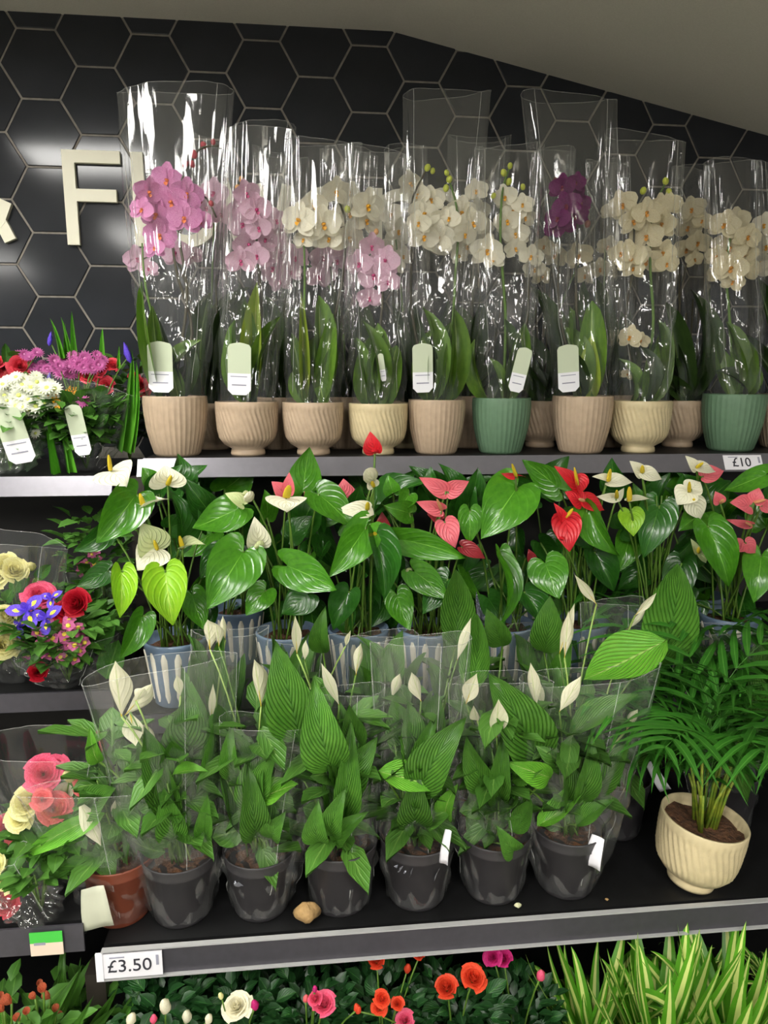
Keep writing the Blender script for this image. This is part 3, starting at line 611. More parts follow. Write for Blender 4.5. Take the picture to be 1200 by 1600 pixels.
orchid('white orchid between the mauve orchid and the tall white one', 'footed', ('cream', 'white'), 636, 694, YO + .15, 84,
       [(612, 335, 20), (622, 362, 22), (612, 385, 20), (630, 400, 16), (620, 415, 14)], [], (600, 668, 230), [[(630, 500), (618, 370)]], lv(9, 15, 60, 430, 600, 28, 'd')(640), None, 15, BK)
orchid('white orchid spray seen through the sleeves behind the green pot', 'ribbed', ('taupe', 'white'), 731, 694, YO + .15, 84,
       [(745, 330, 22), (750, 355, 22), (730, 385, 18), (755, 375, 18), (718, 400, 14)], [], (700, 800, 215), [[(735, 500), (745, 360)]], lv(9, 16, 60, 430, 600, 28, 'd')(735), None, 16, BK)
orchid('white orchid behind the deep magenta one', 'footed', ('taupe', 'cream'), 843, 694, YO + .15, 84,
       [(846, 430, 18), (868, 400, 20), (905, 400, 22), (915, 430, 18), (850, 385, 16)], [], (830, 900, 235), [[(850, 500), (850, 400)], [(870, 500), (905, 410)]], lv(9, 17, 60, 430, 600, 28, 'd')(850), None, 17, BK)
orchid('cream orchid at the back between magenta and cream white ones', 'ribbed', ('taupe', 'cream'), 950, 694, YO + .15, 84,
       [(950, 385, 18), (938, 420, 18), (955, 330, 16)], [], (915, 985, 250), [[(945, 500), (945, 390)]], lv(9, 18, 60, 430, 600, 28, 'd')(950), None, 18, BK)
# ------------------------------------------------------------------ anthuriums in striped pots
m_anth = leafmat('anthurium_leaf', rgb(44, 100, 20), rgb(86, 152, 36), rgb(128, 190, 70), rough=.2, nveins=5, slant=1.6, veinamt=.04, rib=.010, vary=.22, trans=.15, bump=.16)
m_anth_y = leafmat('young_leaf', rgb(110, 175, 25), rgb(165, 210, 50), rgb(190, 220, 90), rough=.35, nveins=5, slant=1.6, veinamt=.12, rib=.016, vary=.1)
m_anth_d = leafmat('old_leaf', rgb(24, 66, 18), rgb(48, 102, 28), rgb(84, 135, 50), rough=.24, nveins=5, slant=1.6, veinamt=.04, rib=.010, vary=.25, trans=.1, bump=.16)
def spm(n, d, l, v): return leafmat(n, d, l, v, rough=.3, nveins=5, slant=1.6, veinamt=.22, rib=.008, vary=.05, trans=.25, bump=.5)
SP = {'w': spm('cream_spathe', rgb(240, 238, 205), rgb(252, 248, 226), rgb(215, 215, 165)), 'g': spm('green_white_spathe', rgb(205, 220, 150), rgb(235, 238, 190), rgb(170, 195, 110)),
      'p': spm('coral_spathe', rgb(235, 96, 110), rgb(246, 130, 140), rgb(215, 70, 90)), 'r': spm('red_spathe', rgb(214, 30, 44), rgb(235, 52, 62), rgb(170, 15, 30)),
      'd': spm('dark_pink_spathe', rgb(150, 40, 50), rgb(190, 60, 70), rgb(120, 30, 40))}
m_spadix = mat('yellow_spadix', rgb(238, 208, 40), rough=.6, bump=.5, bscale=600)
m_spadix2 = mat('orange_spadix', rgb(240, 170, 120), rough=.6, bump=.5, bscale=600)
AL = {k: [heart_mesh('leaf', m, fold=f, arch=a, wave=.03, seed=i, lobe=lb) for i, (f, a, lb) in enumerate(((.3, .1, .22), (.55, .15, .18), (.15, -.08, .25), (.8, .12, .2)))] for k, m in (('g', m_anth), ('y', m_anth_y), ('d', m_anth_d))}
SPM = {k: [heart_mesh('spathe', m, fold=f, arch=a, wave=.03, seed=i + 9, lobe=.16, tipcurl=tc) for i, (f, a, tc) in enumerate(((.15, .06, .3), (.7, .1, .2), (.3, -.1, -.3)))] for k, m in SP.items()}
def bud_roll(m):
    return MB().lathe([(.01, 0), (.13, .08), (.2, .25), (.19, .45), (.13, .7), (.06, .88), (.01, 1)], 10, 0, lambda r, th, z: r * (1 + .12 * math.sin(th + z * 5))).mesh('spathe', m)
SPB = {k: bud_roll(m) for k, m in SP.items()}
spadix_me = [MB().lathe([(.02, 0), (.11, .04), (.12, .3), (.1, .7), (.05, .95), (.005, 1)], 9).mesh('spadix', m) for m in (m_spadix, m_spadix2)]
m_stripe = NT('blue_white_stripes'); _p = m_stripe.n('ShaderNodeBsdfPrincipled'); _p.inputs['Roughness'].default_value = .25
_p.inputs['Base Color'].default_value = rgb(104, 122, 144); m_stripe.l(_p.outputs[0], m_stripe.out.inputs[0]); m_stripe = m_stripe.m
m_stripe_w = mat('raised_white_stripe', rgb(228, 222, 206), rough=.3)
sp_prof = [(.004, 0), (.046, 0), (.049, .004), (.056, .05), (.062, .10), (.066, .132), (.068, .138), (.066, .142), (.0635, .142), (.062, .134), (.056, .12), (.004, .118)]
spot_me = MB().lathe(sp_prof, 40).mesh('pot', m_stripe)
def stripe_mesh():
    mb = MB(); ns = 14
    for k in range(ns):
        a0 = 2 * PI * k / ns
        def fn(a, b):
            z = .014 + .112 * b; r = .049 + (z - .004) * .137 - .0005; w = .0070 * (1 if .08 < b < .92 else .75 if b not in (0, 1) else .35)
            s_ = (a - .5) * 2; bulge = .0022 * (1 - s_ * s_) + .0002; th = a0 + s_ * w / r
            return ((r + bulge) * math.cos(th), (r + bulge) * math.sin(th), z)
        mb.grid(fn, 4, 8)
    return mb.mesh('white_stripes', m_stripe_w)
stripe_me = stripe_mesh(); soil2 = disc_soil(.058, 4)
tag_me = MB().box((0, .5, 0), (.5, .5, .02)).mesh('tag', m_white, False)

ANT = []
def anth_pot(label, px, prim, Y, s=1.0):
    p = P(px, prim, Y); base = Vector((p.x, Y, ZM)); t = thing('potted_anthurium', label, 'plant', base, 'anthuriums in striped pots')
    M0 = Matrix.Translation(base) @ Matrix.Scale(s, 4)
    o = put('pot', spot_me, t, M0); st = put('raised_stripes', stripe_me, o, M0); st['kind'] = 'stuff'
    put('soil', soil2, t, Matrix.Translation(base + Vector((0, 0, .122 * s))) @ Matrix.Scale(s, 4))
    ANT.append((px, t, base + Vector((0, 0, .122 * s)), Y)); return t
def near_pot(px, Y=None):
    return min(ANT, key=lambda a: abs(a[0] - px) + (0 if Y is None else 250 * abs(a[3] - Y)))
def anth_leaf(bx, by, tx, ty, w, kind='g', Y=1.44, dt=0, var=None, roll=0, tgt=None, petiole=True, seed=0):
    """pixel base and tip; dt: how far the tip comes forward"""
    b = P(bx, by, Y); e_ = P(tx, ty, Y - dt); q = near_pot(bx if tgt is None else tgt, Y); v = var if var is not None else (int(bx + by) % 4)
    put('leaf', AL[kind][v], q[1], framex(b, e_, (CAM - b).normalized() + Vector((0, 0, .35)), msize(w, b), roll))
    if petiole: stem(q[1], q[2] + Vector((((bx * 7) % 11 - 5) * .006, ((by * 5) % 11 - 5) * .006, 0)), b, .0022, m_stem, 'leaf_stalk')
def anth_flower(bx, by, tx, ty, w, kind, sx=0, sy=0, Y=1.42, var=0, roll=0, dt=0, bud=False, sl=None, spk=0, tgt=None):
    """spathe from base to tip; sx,sy: pixel end of the spadix"""
    b = P(bx, by, Y); e_ = P(tx, ty, Y - dt); q = near_pot(bx if tgt is None else tgt, Y)
    me = SPB[kind] if bud else SPM[kind][var]
    nrm = (CAM - b).normalized() + Vector((0, 0, .5))
    wd = msize(w, b)
    M0 = framex(b, e_, nrm, wd * (2.5 if bud else 1), roll, thick=(wd * 2.5 if bud else max((e_ - b).length, wd)))
    o = put('spathe', me, q[1], M0)
    if sx:
        s2 = P(sx, sy, Y - .02); M1 = framex(b + Vector((0, -.003, 0)), s2, nrm, .02)
        L = (s2 - b).length; zz = (s2 - b).normalized(); xx = zz.orthogonal().normalized(); yy = zz.cross(xx); R_ = .034
        M1 = Matrix(((xx.x * R_, yy.x * R_, zz.x * L, b.x), (xx.y * R_, yy.y * R_, zz.y * L, b.y - .002), (xx.z * R_, yy.z * R_, zz.z * L, b.z), (0, 0, 0, 1)))
        put('spadix', spadix_me[spk], o, M1)
    stem(q[1], q[2] + Vector((((bx * 3) % 11 - 5) * .006, ((by * 7) % 11 - 5) * .006, 0)), b, .0021, m_stem, 'flower_stalk', up=.5)

anth_pot('cream flowered anthurium spilling over the shelf end, striped pot in view', 275, 1000, 1.47)
anth_pot('anthurium with coral and cream flowers beside the pot at the shelf end', 448, 975, 1.49)
anth_pot('anthurium with cream trumpets and one very tall red flower', 560, 975, 1.49)
anth_pot('anthurium with coral pink flowers above a big veined leaf', 668, 965, 1.48)
anth_pot('anthurium with one thin red flower over a huge round leaf', 790, 960, 1.49)
anth_pot('anthurium with glossy bright red flowers', 905, 960, 1.49)
anth_pot('anthurium with white flowers under the 10 pound label', 1022, 958, 1.49)
anth_pot('anthurium with coral flowers next to the picture edge', 1140, 955, 1.50)
anth_pot('rear anthurium behind the cream flowered one', 370, 930, 1.68, .95)
anth_pot('rear anthurium behind the tall red flower', 610, 930, 1.68, .95)
anth_pot('rear anthurium behind the glossy red flowers', 850, 930, 1.68, .95)
anth_pot('rear anthurium behind the coral flowers at the edge', 1090, 930, 1.68, .95)
# leaves seen one by one: base, tip, width
for a in [(214, 772, 150, 850, 66, 'g', 1.42, .03, 1, .3), (170, 825, 116, 862, 40, 'd', 1.45, .02, 1, .6), (286, 842, 262, 762, 56, 'd', 1.44, .0, 1, -.7), (372, 795, 300, 826, 58, 'g', 1.44, .04, 2, .1),
          (305, 806, 310, 752, 30, 'd', 1.5, 0, 0, 0), (380, 862, 324, 952, 84, 'g', 1.38, .05, 0, .15), (190, 892, 188, 966, 40, 'y', 1.40, .02, 3, .2), (258, 892, 270, 978, 66, 'y', 1.39, .03, 3, -.1),
          (450, 884, 528, 922, 62, 'g', 1.39, .05, 2, -.5), (572, 824, 514, 902, 60, 'g', 1.41, .04, 0, .4), (498, 772, 552, 826, 58, 'g', 1.44, .03, 0, .2), (588, 838, 602, 938, 48, 'd', 1.40, .03, 3, .3),
          (415, 922, 384, 962, 44, 'g', 1.40, .02, 0, .1), (224, 962, 188, 1030, 42, 'g', 1.39, .02, 1, .4), (168, 892, 118, 920, 36, 'd', 1.45, .02, 2, .3), (240, 755, 222, 730, 30, 'g', 1.5, 0, 0, 0),
          (625, 842, 730, 872, 50, 'g', 1.42, .03, 2, -.7), (648, 893, 702, 936, 48, 'g', 1.40, .03, 2, -.4), (734, 798, 733, 850, 40, 'g', 1.43, .0, 0, .2), (808, 762, 752, 842, 84, 'g', 1.43, .03, 0, .2),
          (872, 762, 816, 718, 44, 'g', 1.46, -.02, 2, .5), (852, 880, 874, 936, 64, 'g', 1.42, .03, 2, -.1), (918, 795, 968, 872, 44, 'g', 1.42, .03, 1, -.6), (985, 800, 990, 838, 40, 'y', 1.45, .02, 0, .1),
          (1030, 790, 1005, 872, 60, 'd', 1.45, .02, 0, .2), (1106, 822, 1140, 918, 56, 'g', 1.41, .03, 1, .1), (1195, 742, 1130, 768, 36, 'g', 1.47, .02, 2, .3), (1190, 868, 1178, 942, 56, 'g', 1.42, .03, 0, .2),
          (614, 770, 606, 742, 28, 'g', 1.48, 0, 0, .2), (640, 772, 622, 800, 30, 'g', 1.48, .02, 1, .2), (780, 868, 786, 978, 34, 'g', 1.40, .03, 1, .9), (640, 802, 600, 790, 36, 'g', 1.46, .02, 0, .3),
          (455, 838, 490, 806, 44, 'd', 1.47, .0, 0, .2), (1100, 800, 1060, 830, 44, 'g', 1.46, .02, 0, 0), (930, 862, 960, 925, 46, 'd', 1.44, .02, 3, 0), (880, 810, 925, 860, 50, 'd', 1.46, .02, 1, 0),
          (700, 905, 660, 960, 50, 'd', 1.42, .02, 0, 0), (545, 925, 520, 985, 46, 'd', 1.43, .02, 3, 0), (620, 930, 640, 985, 48, 'g', 1.40, .02, 2, .2), (480, 930, 440, 960, 50, 'd', 1.42, .02, 2, .2),
          (820, 925, 850, 975, 46, 'd', 1.43, .02, 3, .2), (300, 930, 320, 985, 44, 'g', 1.41, .02, 2, .2), (345, 860, 312, 905, 40, 'd', 1.46, .02, 0, 0), (1065, 880, 1050, 960, 50, 'd', 1.45, .02, 0, 0)]:
    anth_leaf(*a[:6], Y=a[6], dt=a[7], var=a[8], roll=a[9])
rd = random.Random(77)
for q in list(ANT):
    for i in range(15 if q[3] > 1.6 else 11):
        bx = q[0] + rd.uniform(-75, 75); by = rd.uniform(755, 950); an = rd.uniform(-2.6, -.5) if by < 830 else rd.uniform(.4, 2.7); L = rd.uniform(42, 80)
        if q is ANT[0] and bx < 215: bx += 60
        anth_leaf(bx, by, bx + L * math.cos(an), min(by, 960) + L * math.sin(an) * .9, L * rd.uniform(.6, .85), rd.choice('gddd'), Y=q[3] + rd.uniform(.0, .09), dt=rd.uniform(-.02, .03), var=rd.randrange(4), roll=rd.uniform(-.7, .7), tgt=q[0], petiole=(i % 2 == 0))
# flowers: base, tip, width, colour, spadix end
for f in [dict(a=(173, 735, 196, 758, 66, 'w', 170, 710), dt=.03), dict(a=(262, 758, 258, 727, 56, 'w', 266, 738), var=1), dict(a=(226, 797, 262, 778, 22, 'w', 225, 774), var=1, roll=.9), dict(a=(228, 797, 202, 784, 18, 'w'), var=1, roll=.8),
          dict(a=(243, 858, 222, 818, 56, 'g'), var=0, dt=.02), dict(a=(246, 858, 214, 890, 56, 'w', 241, 843), dt=.03), dict(a=(285, 856, 322, 850, 26, 'g', 282, 838), var=1, roll=.6),
          dict(a=(392, 775, 410, 733, 14, 'w'), bud=True), dict(a=(380, 788, 352, 770, 24, 'g'), var=1), dict(a=(385, 770, 392, 748, 9, 'g'), bud=True), dict(a=(404, 850, 398, 808, 38, 'w'), var=1, dt=.01), dict(a=(408, 850, 421, 815, 14, 'g'), bud=True),
          dict(a=(447, 778, 447, 798, 64, 'w', 456, 758), dt=.02), dict(a=(448, 775, 425, 752, 30, 'p'), var=0, Y=1.44), dict(a=(450, 770, 452, 738, 20, 'p'), var=0, Y=1.44), dict(a=(484, 790, 476, 768, 16, 'p'), Y=1.5), dict(a=(540, 780, 537, 748, 36, 'p'), Y=1.5),
          dict(a=(583, 748, 532, 787, 20, 'w'), bud=True), dict(a=(584, 760, 576, 746, 22, 'w', 578, 747), var=0), dict(a=(574, 796, 526, 797, 28, 'w', 573, 782), var=0, roll=.3), dict(a=(574, 800, 585, 804, 16, 'w'), var=1),
          dict(a=(586, 705, 578, 674, 30, 'r'), var=1, roll=.4), dict(a=(586, 704, 588, 686, 12, 'r'), bud=True), dict(a=(598, 832, 597, 800, 26, 'd'), Y=1.5), dict(a=(586, 842, 616, 846, 14, 'w', 584, 830), var=1), dict(a=(640, 895, 610, 914, 9, 'g'), bud=True),
          dict(a=(697, 768, 655, 746, 28, 'p'), roll=.5), dict(a=(700, 768, 733, 752, 28, 'p'), roll=-.5), dict(a=(690, 797, 650, 784, 24, 'p', 688, 775), roll=.6, spk=1), dict(a=(690, 812, 668, 802, 24, 'd'), Y=1.46), dict(a=(695, 815, 712, 856, 38, 'p'), dt=.02), dict(a=(722, 854, 760, 872, 26, 'd')),
          dict(a=(806, 744, 782, 740, 12, 'r', 808, 720), roll=1.0), dict(a=(806, 744, 821, 744, 12, 'r'), roll=1.0), dict(a=(902, 758, 868, 728, 26, 'r', 900, 728)), dict(a=(902, 745, 905, 776, 26, 'r'), var=1, roll=.7), dict(a=(912, 782, 946, 796, 36, 'r', 904, 780), spk=1, roll=.3), dict(a=(908, 784, 884, 768, 30, 'r')),
          dict(a=(884, 808, 890, 862, 46, 'r', 896, 795), dt=.03), dict(a=(880, 812, 866, 786, 16, 'r'), var=1), dict(a=(872, 838, 866, 826, 10, 'r'), bud=True), dict(a=(832, 876, 826, 858, 16, 'd'), Y=1.5), dict(a=(868, 738, 840, 730, 10, 'r'), Y=1.5),
          dict(a=(950, 752, 990, 752, 28, 'w', 952, 732), roll=.2), dict(a=(948, 750, 926, 744, 14, 'w'), var=1), dict(a=(1003, 740, 985, 720, 22, 'w'), var=0), dict(a=(1003, 738, 1036, 748, 26, 'w', 1002, 727)), dict(a=(963, 778, 932, 776, 16, 'w', 963, 760), roll=.6), dict(a=(965, 780, 975, 762, 12, 'w'), Y=1.45),
          dict(a=(983, 782, 1018, 778, 18, 'w', 985, 763), roll=.6), dict(a=(1076, 768, 1058, 788, 40, 'w', 1076, 750)), dict(a=(1080, 765, 1094, 752, 34, 'w')), dict(a=(1082, 782, 1096, 812, 34, 'w', 1084, 780)), dict(a=(1088, 730, 1120, 736, 26, 'w', 1098, 724), roll=.3), dict(a=(1088, 732, 1072, 712, 18, 'w')),
          dict(a=(1098, 744, 1132, 734, 32, 'p'), Y=1.45), dict(a=(1125, 785, 1118, 768, 20, 'p', 1130, 780), spk=1), dict(a=(1172, 790, 1142, 784, 34, 'p')), dict(a=(1178, 785, 1186, 762, 28, 'p', 1196, 780), spk=1), dict(a=(1190, 790, 1212, 796, 24, 'p')),
          dict(a=(1172, 820, 1134, 812, 14, 'p', 1171, 806), roll=.8, spk=1), dict(a=(1165, 848, 1182, 864, 26, 'p')), dict(a=(1162, 850, 1142, 862, 26, 'p')), dict(a=(1090, 862, 1080, 842, 12, 'g', 1092, 854)), dict(a=(1092, 862, 1104, 880, 16, 'g'), var=1)]:
    a = f.pop('a'); anth_flower(*a, **f)
# flower stalks in dense bunches under the pink and white flowers
for (cx_, y0_, y1_, n_) in ((695, 875, 910, 5), (1050, 795, 850, 6)):
    q = near_pot(cx_, 1.48)
    for i in range(n_):
        stem(q[1], q[2] + Vector((rd.uniform(-.03, .03), rd.uniform(-.02, .02), 0)), P(cx_ + (i - n_ / 2) * 8, y0_ - 20, 1.45), .0018, m_stem, 'flower_stalk')

m_silver = mat('silver_film', rgb(225, 228, 240), rough=.12, metal=.8, bump=.6, bscale=60)
sil = [blade_mesh('film_fold', m_silver, lambda t: .5 * math.sin(PI * t) ** .6 if 0 < t < 1 else 0, fold=1.2, arch=a, wave=.15, seed=i, ny=8) for i, a in enumerate((.2, -.15))]
def glint(parent, bx, by, tx, ty, w, Y, k=0):
    b, e_ = P(bx, by, Y), P(tx, ty, Y - .01); put('film_fold', sil[k], parent, framex(b, e_, (CAM - b).normalized() + Vector((0, 0, .6)), msize(w, b), .3))
q_ = near_pot(790, 1.48)[1]
for a in ((756, 968, 744, 920, 9), (752, 990, 768, 962, 12), (775, 978, 758, 962, 10)): glint(q_, *a, 1.40)
# ------------------------------------------------------------------ peace lilies in clear bags
m_lily = leafmat('lily_leaf', rgb(52, 104, 30), rgb(100, 154, 54), rgb(66, 116, 36), rough=.36, nveins=11, slant=1.3, veinamt=.35, rib=.02, vary=.3, trans=.22, bump=.8)
m_lily_b = leafmat('bright_lily_leaf', rgb(80, 165, 30), rgb(130, 200, 60), rgb(185, 220, 120), rough=.4, nveins=10, slant=1.3, veinamt=.5, rib=.02, vary=.1, trans=.25, bump=.8)
m_lily_s = leafmat('small_leaf', rgb(50, 98, 32), rgb(92, 140, 52), rgb(120, 160, 76), rough=.45, nveins=5, slant=1.2, veinamt=.15, rib=.03, vary=.3)
m_lsp = leafmat('lily_spathe', rgb(232, 228, 190), rgb(248, 243, 220), rgb(205, 215, 150), rough=.5, nveins=4, veinamt=.12, rib=.03, vary=.06, trans=.3)
m_grow = mat('grey_black_plastic', rgb(58, 56, 58), rough=.42, noise=.15, nscale=30)
m_terra = mat('brown_red_plastic', rgb(122, 62, 42), rough=.45, noise=.15, nscale=30)
LL = {k: [blade_mesh('leaf', m, lance, fold=.28, arch=a, wave=w, seed=i, ny=12, nx=6, sweep=sw) for i, (a, w, sw) in enumerate(((.12, .02, .04), (.22, .03, -.05), (.05, .04, .0), (-.1, .02, .06)))] for k, m in (('g', m_lily), ('b', m_lily_b))}
LS = [blade_mesh('leaf', m_lily_s, oval, fold=.3, arch=a, wave=.03, seed=i + 5, ny=6, nx=4) for i, a in enumerate((.1, .2, -.1))]
hood = lambda t: .5 * math.sin(PI * t ** 1.05) ** 1.3 if 0 < t < 1 else 0
def hood_mesh(f, a):
    def fn(x, b):
        s_ = (x - .5) * 2; w = hood(b); th = s_ * f; return (w * math.sin(th) / math.sin(min(f, 1.5)), b, -w * (1 - math.cos(th)) * 1.0 + a * 4 * b * (1 - b))
    return MB().grid(fn, 6, 12).mesh('spathe', m_lsp)
LH = [hood_mesh(1.2, .05), hood_mesh(1.9, -.05), hood_mesh(.7, .1)]
gp_prof = [(.004, 0), (.042, 0), (.044, .003), (.056, .088), (.0572, .089), (.0572, .092), (.059, .105), (.060, .108), (.0585, .109), (.056, .100), (.054, .094), (.004, .092)]
gpot = {k: MB().lathe(gp_prof, 36).mesh('pot', m) for k, m in (('grey', m_grow), ('brown', m_terra))}
soil3 = disc_soil(.0555, 8)
def lily(label, px, pybase, Y, wpx, seed, sl, spathes=(), leaves=(), pot='grey', nl=9, ns=12, top=1030, tilt=(0, 0), yaw=0, wb=.3, film=True, grp='peace lilies in clear bags', zb=None, cloud=26):
    """spathes: (bx,by,tx,ty,w[,dy]); leaves: (bx,by,tx,ty,w,kind,dy,roll)"""
    rd = random.Random(seed); z0 = ZL if zb is None else zb
    base = P(px, pybase, Y) if Y else PZ(px, pybase, z0); Y = base.y if not Y else Y; base = Vector((base.x, Y, z0))
    t = thing('potted_peace_lily', label, 'plant', base, grp)
    s0 = msize(wpx, base) / .118
    Mp = Matrix.Translation(base) @ Matrix.Rotation(tilt[0], 4, 'X') @ Matrix.Rotation(tilt[1], 4, 'Y') @ Matrix.Scale(s0, 4)
    put('pot', gpot[pot], t, Mp); hz = .094 * s0
    put('soil', soil3, t, Mp @ Matrix.Translation((0, 0, .094)))
    s_org = Mp @ Vector((0, 0, .094))
    jit = lambda r: Vector((rd.uniform(-r, r), rd.uniform(-r, r), 0))
    for sp in spathes:
        dy = sp[5] if len(sp) > 5 else rd.uniform(-.03, .03)
        b = P(sp[0], sp[1], Y + dy); e_ = P(sp[2], sp[3], Y + dy - rd.uniform(0, .015)); w = msize(sp[4], b)
        o = put('spathe', LH[rd.randrange(3)], t, framex(b, e_, (CAM - b).normalized() * rd.choice((1, 1, -1)) + Vector((rd.uniform(-.4, .4), 0, .1)), w * 1.0, 0, thick=w))
        put('spadix', spadix_me[0], o, framex(b, b + (e_ - b) * .35, Vector((0, -1, 0)), .02) @ Matrix.Rotation(-PI / 2, 4, 'X') @ Matrix.Diagonal((.25 * w / .02, .25 * w / max(.02, (e_ - b).length), 1, 1)))
        stem(t, s_org + jit(.02), b, .0018, m_stem_p if rd.random() < .6 else m_stem, 'flower_stalk')
    for lf in leaves:
        b = P(lf[0], lf[1], Y + lf[6]); e_ = P(lf[2], lf[3], Y + lf[6] - .02)
        put('leaf', LL[lf[5]][rd.randrange(4)], t, framex(b, e_, (CAM - b).normalized() + Vector((0, 0, .2)), msize(lf[4], b) * 1.1, lf[7]))
        stem(t, s_org + jit(.02), b, .002, m_stem, 'leaf_stalk')
    ztop = P(px, top, Y).z
    nl += 6
    for i in range(nl):
        a = i * 2.4 + rd.uniform(-.4, .4); u = (i + .5) / nl; rr = .025 + .05 * rd.random()
        zt = s_org.z + (ztop - s_org.z) * (.45 + .5 * u); ln = rd.uniform(.12, .22)
        e_ = Vector((base.x + rr * math.cos(a) * 1.2, base.y + rr * math.sin(a) * .8, zt)); b = e_ + Vector((-.7 * rr * math.cos(a), -.5 * rr * math.sin(a), -ln))
        if b.z < s_org.z + .04: b.z = s_org.z + .04
        nn = Vector((-math.cos(a), -abs(math.sin(a)) - .4, .5))
        put('leaf', LL['g'][rd.randrange(4)], t, framex(b, e_, nn, rd.uniform(.045, .075), rd.uniform(-.5, .5)))
        stem(t, s_org + jit(.02), b, .002, m_stem, 'leaf_stalk')
    for i in range(ns):
        a = rd.uniform(0, 2 * PI); r1 = rd.uniform(.015, .062); z = s_org.z + rd.uniform(.01, .17)
        b = Vector((base.x + r1 * math.cos(a) * .5, base.y + r1 * math.sin(a) * .5, z)); ln = rd.uniform(.04, .075)
        e_ = b + Vector((math.cos(a) * ln * .8, math.sin(a) * ln * .7, rd.uniform(-.1, .8) * ln))
        put('leaf', LS[rd.randrange(3)], t, framex(b, e_, Vector((math.cos(a) * .3, -.6, 1)), ln * rd.uniform(.55, .8), rd.uniform(-.6, .6)))
    # the tangle of stalks in the pot
    mb = MB()
    for i in range(14):
        a = rd.uniform(0, 6.28); r1 = rd.uniform(.0, .03); p0 = Vector((r1 * math.cos(a), r1 * math.sin(a), 0)); h_ = rd.uniform(.1, .22)
        mb.tube([p0, p0 * 1.3 + Vector((0, 0, h_ * .5)), p0 * 2 + Vector((rd.uniform(-.02, .02), 0, h_))], .0017, 4)
    for i in range(cloud * 2):
        a = rd.uniform(0, 6.28); r1 = rd.uniform(.01, .055); z = rd.uniform(.01, .27); ln = rd.uniform(.045, .1)
        b = Vector((r1 * math.cos(a) * .6, r1 * math.sin(a) * .6, z)); w = ln * .5; u = Vector((math.cos(a), math.sin(a), rd.uniform(-.3, 1))).normalized(); sd = u.cross(Vector((0, 0, 1))).normalized()
        pts = []
        for tt, ww in ((0, .05), (.3, .45), (.65, .42), (1, .02)): 
            for s_ in (-1, 0, 1): pts.append(b + u * ln * tt + sd * s_ * ww * w + Vector((0, 0, -.25 * ln * tt * tt + abs(s_) * .006)))
        mb.add(pts, [(r_ * 3 + c_, r_ * 3 + c_ + 1, r_ * 3 + c_ + 4, r_ * 3 + c_ + 3) for r_ in range(3) for c_ in range(2)], [(.5 + (s_ - 1) * .5, r_ / 3) for r_ in range(4) for s_ in range(3)], 1)
    o = put('undergrowth', mb.mesh('undergrowth', [m_stem, m_lily_s]), t, Matrix.Translation(s_org)); o['kind'] = 'stuff'
    if sl:
        xm = (sl[0] + sl[1]) / 2; tc = P(xm, sl[2], Y + (sl[3] if len(sl) > 3 else 0)); wa = msize((sl[1] - sl[0]) / 2, tc)
        sleeve(t, base, .048 * s0, base.z + .012, tc, wa, wa * wb, m_film_low, seed, cut=.02, pleat=.0035, crink=.007, flare=.72, yaw=yaw, seams=(0.02, .5, .78))
    return t

lily('peace lily in a brown-red pot, one flower drooping over its edge', 195, 1462, 1.21, 112, 21, (30, 215, 1235, -.04), [(122, 1248, 158, 1322, 28, -.05), (92, 1292, 78, 1308, 8), (175, 1278, 180, 1250, 8)],
     [(165, 1270, 28, 1342, 34, 'b', -.05, .3), (130, 1270, 182, 1230, 52, 'g', -.03, .2), (165, 1290, 60, 1280, 34, 'g', 0, .4), (150, 1330, 178, 1375, 36, 'g', -.03, .3), (160, 1345, 90, 1355, 30, 'g', -.04, .2)], 'brown', nl=2, ns=16, top=1260, cloud=18)
lily('peace lily under the ruffled white flowers, its bag touching the striped pot', 288, 1453, 1.20, 116, 22, (132, 368, 1040), [(190, 1120, 180, 1032, 38, -.02), (195, 1118, 238, 1068, 26, 0), (203, 1112, 212, 1166, 34, 0), (222, 1128, 244, 1168, 18), (282, 1088, 276, 1054, 15), (330, 1128, 333, 1068, 12, .03), (212, 1095, 226, 1075, 20)],
     [(300, 1180, 292, 1085, 84, 'g', .03, 0), (268, 1212, 326, 1206, 24, 'b', -.04, .6), (240, 1240, 215, 1165, 36, 'g', .0, .3), (330, 1225, 350, 1160, 34, 'g', .02, -.2), (255, 1250, 225, 1215, 40, 'g', -.03, .2), (318, 1310, 325, 1240, 28, 'g', -.03, .1), (155, 1190, 140, 1135, 24, 'b', 0, .2)], nl=8, ns=22, top=1090, yaw=.1)
l3 = lily('peace lily, third bag along from the drooping flower, small leaves low in it', 410, 1447, 1.20, 112, 23, (345, 520, 1130, -.02), [(408, 1104, 397, 1030, 24, -.01), (328, 1015, 324, 968, 26, .08), (342, 1010, 338, 975, 14, .08), (362, 1180, 366, 1150, 10)],
     [(395, 1255, 432, 1178, 44, 'g', -.04, .2), (405, 1250, 466, 1225, 44, 'b', -.05, .4), (372, 1215, 362, 1130, 34, 'g', 0, .3), (352, 1180, 340, 1100, 40, 'g', .03, .1), (425, 1310, 446, 1268, 36, 'g', -.05, .0), (440, 1170, 408, 1110, 36, 'g', .02, .2)], nl=7, ns=20, top=1110)
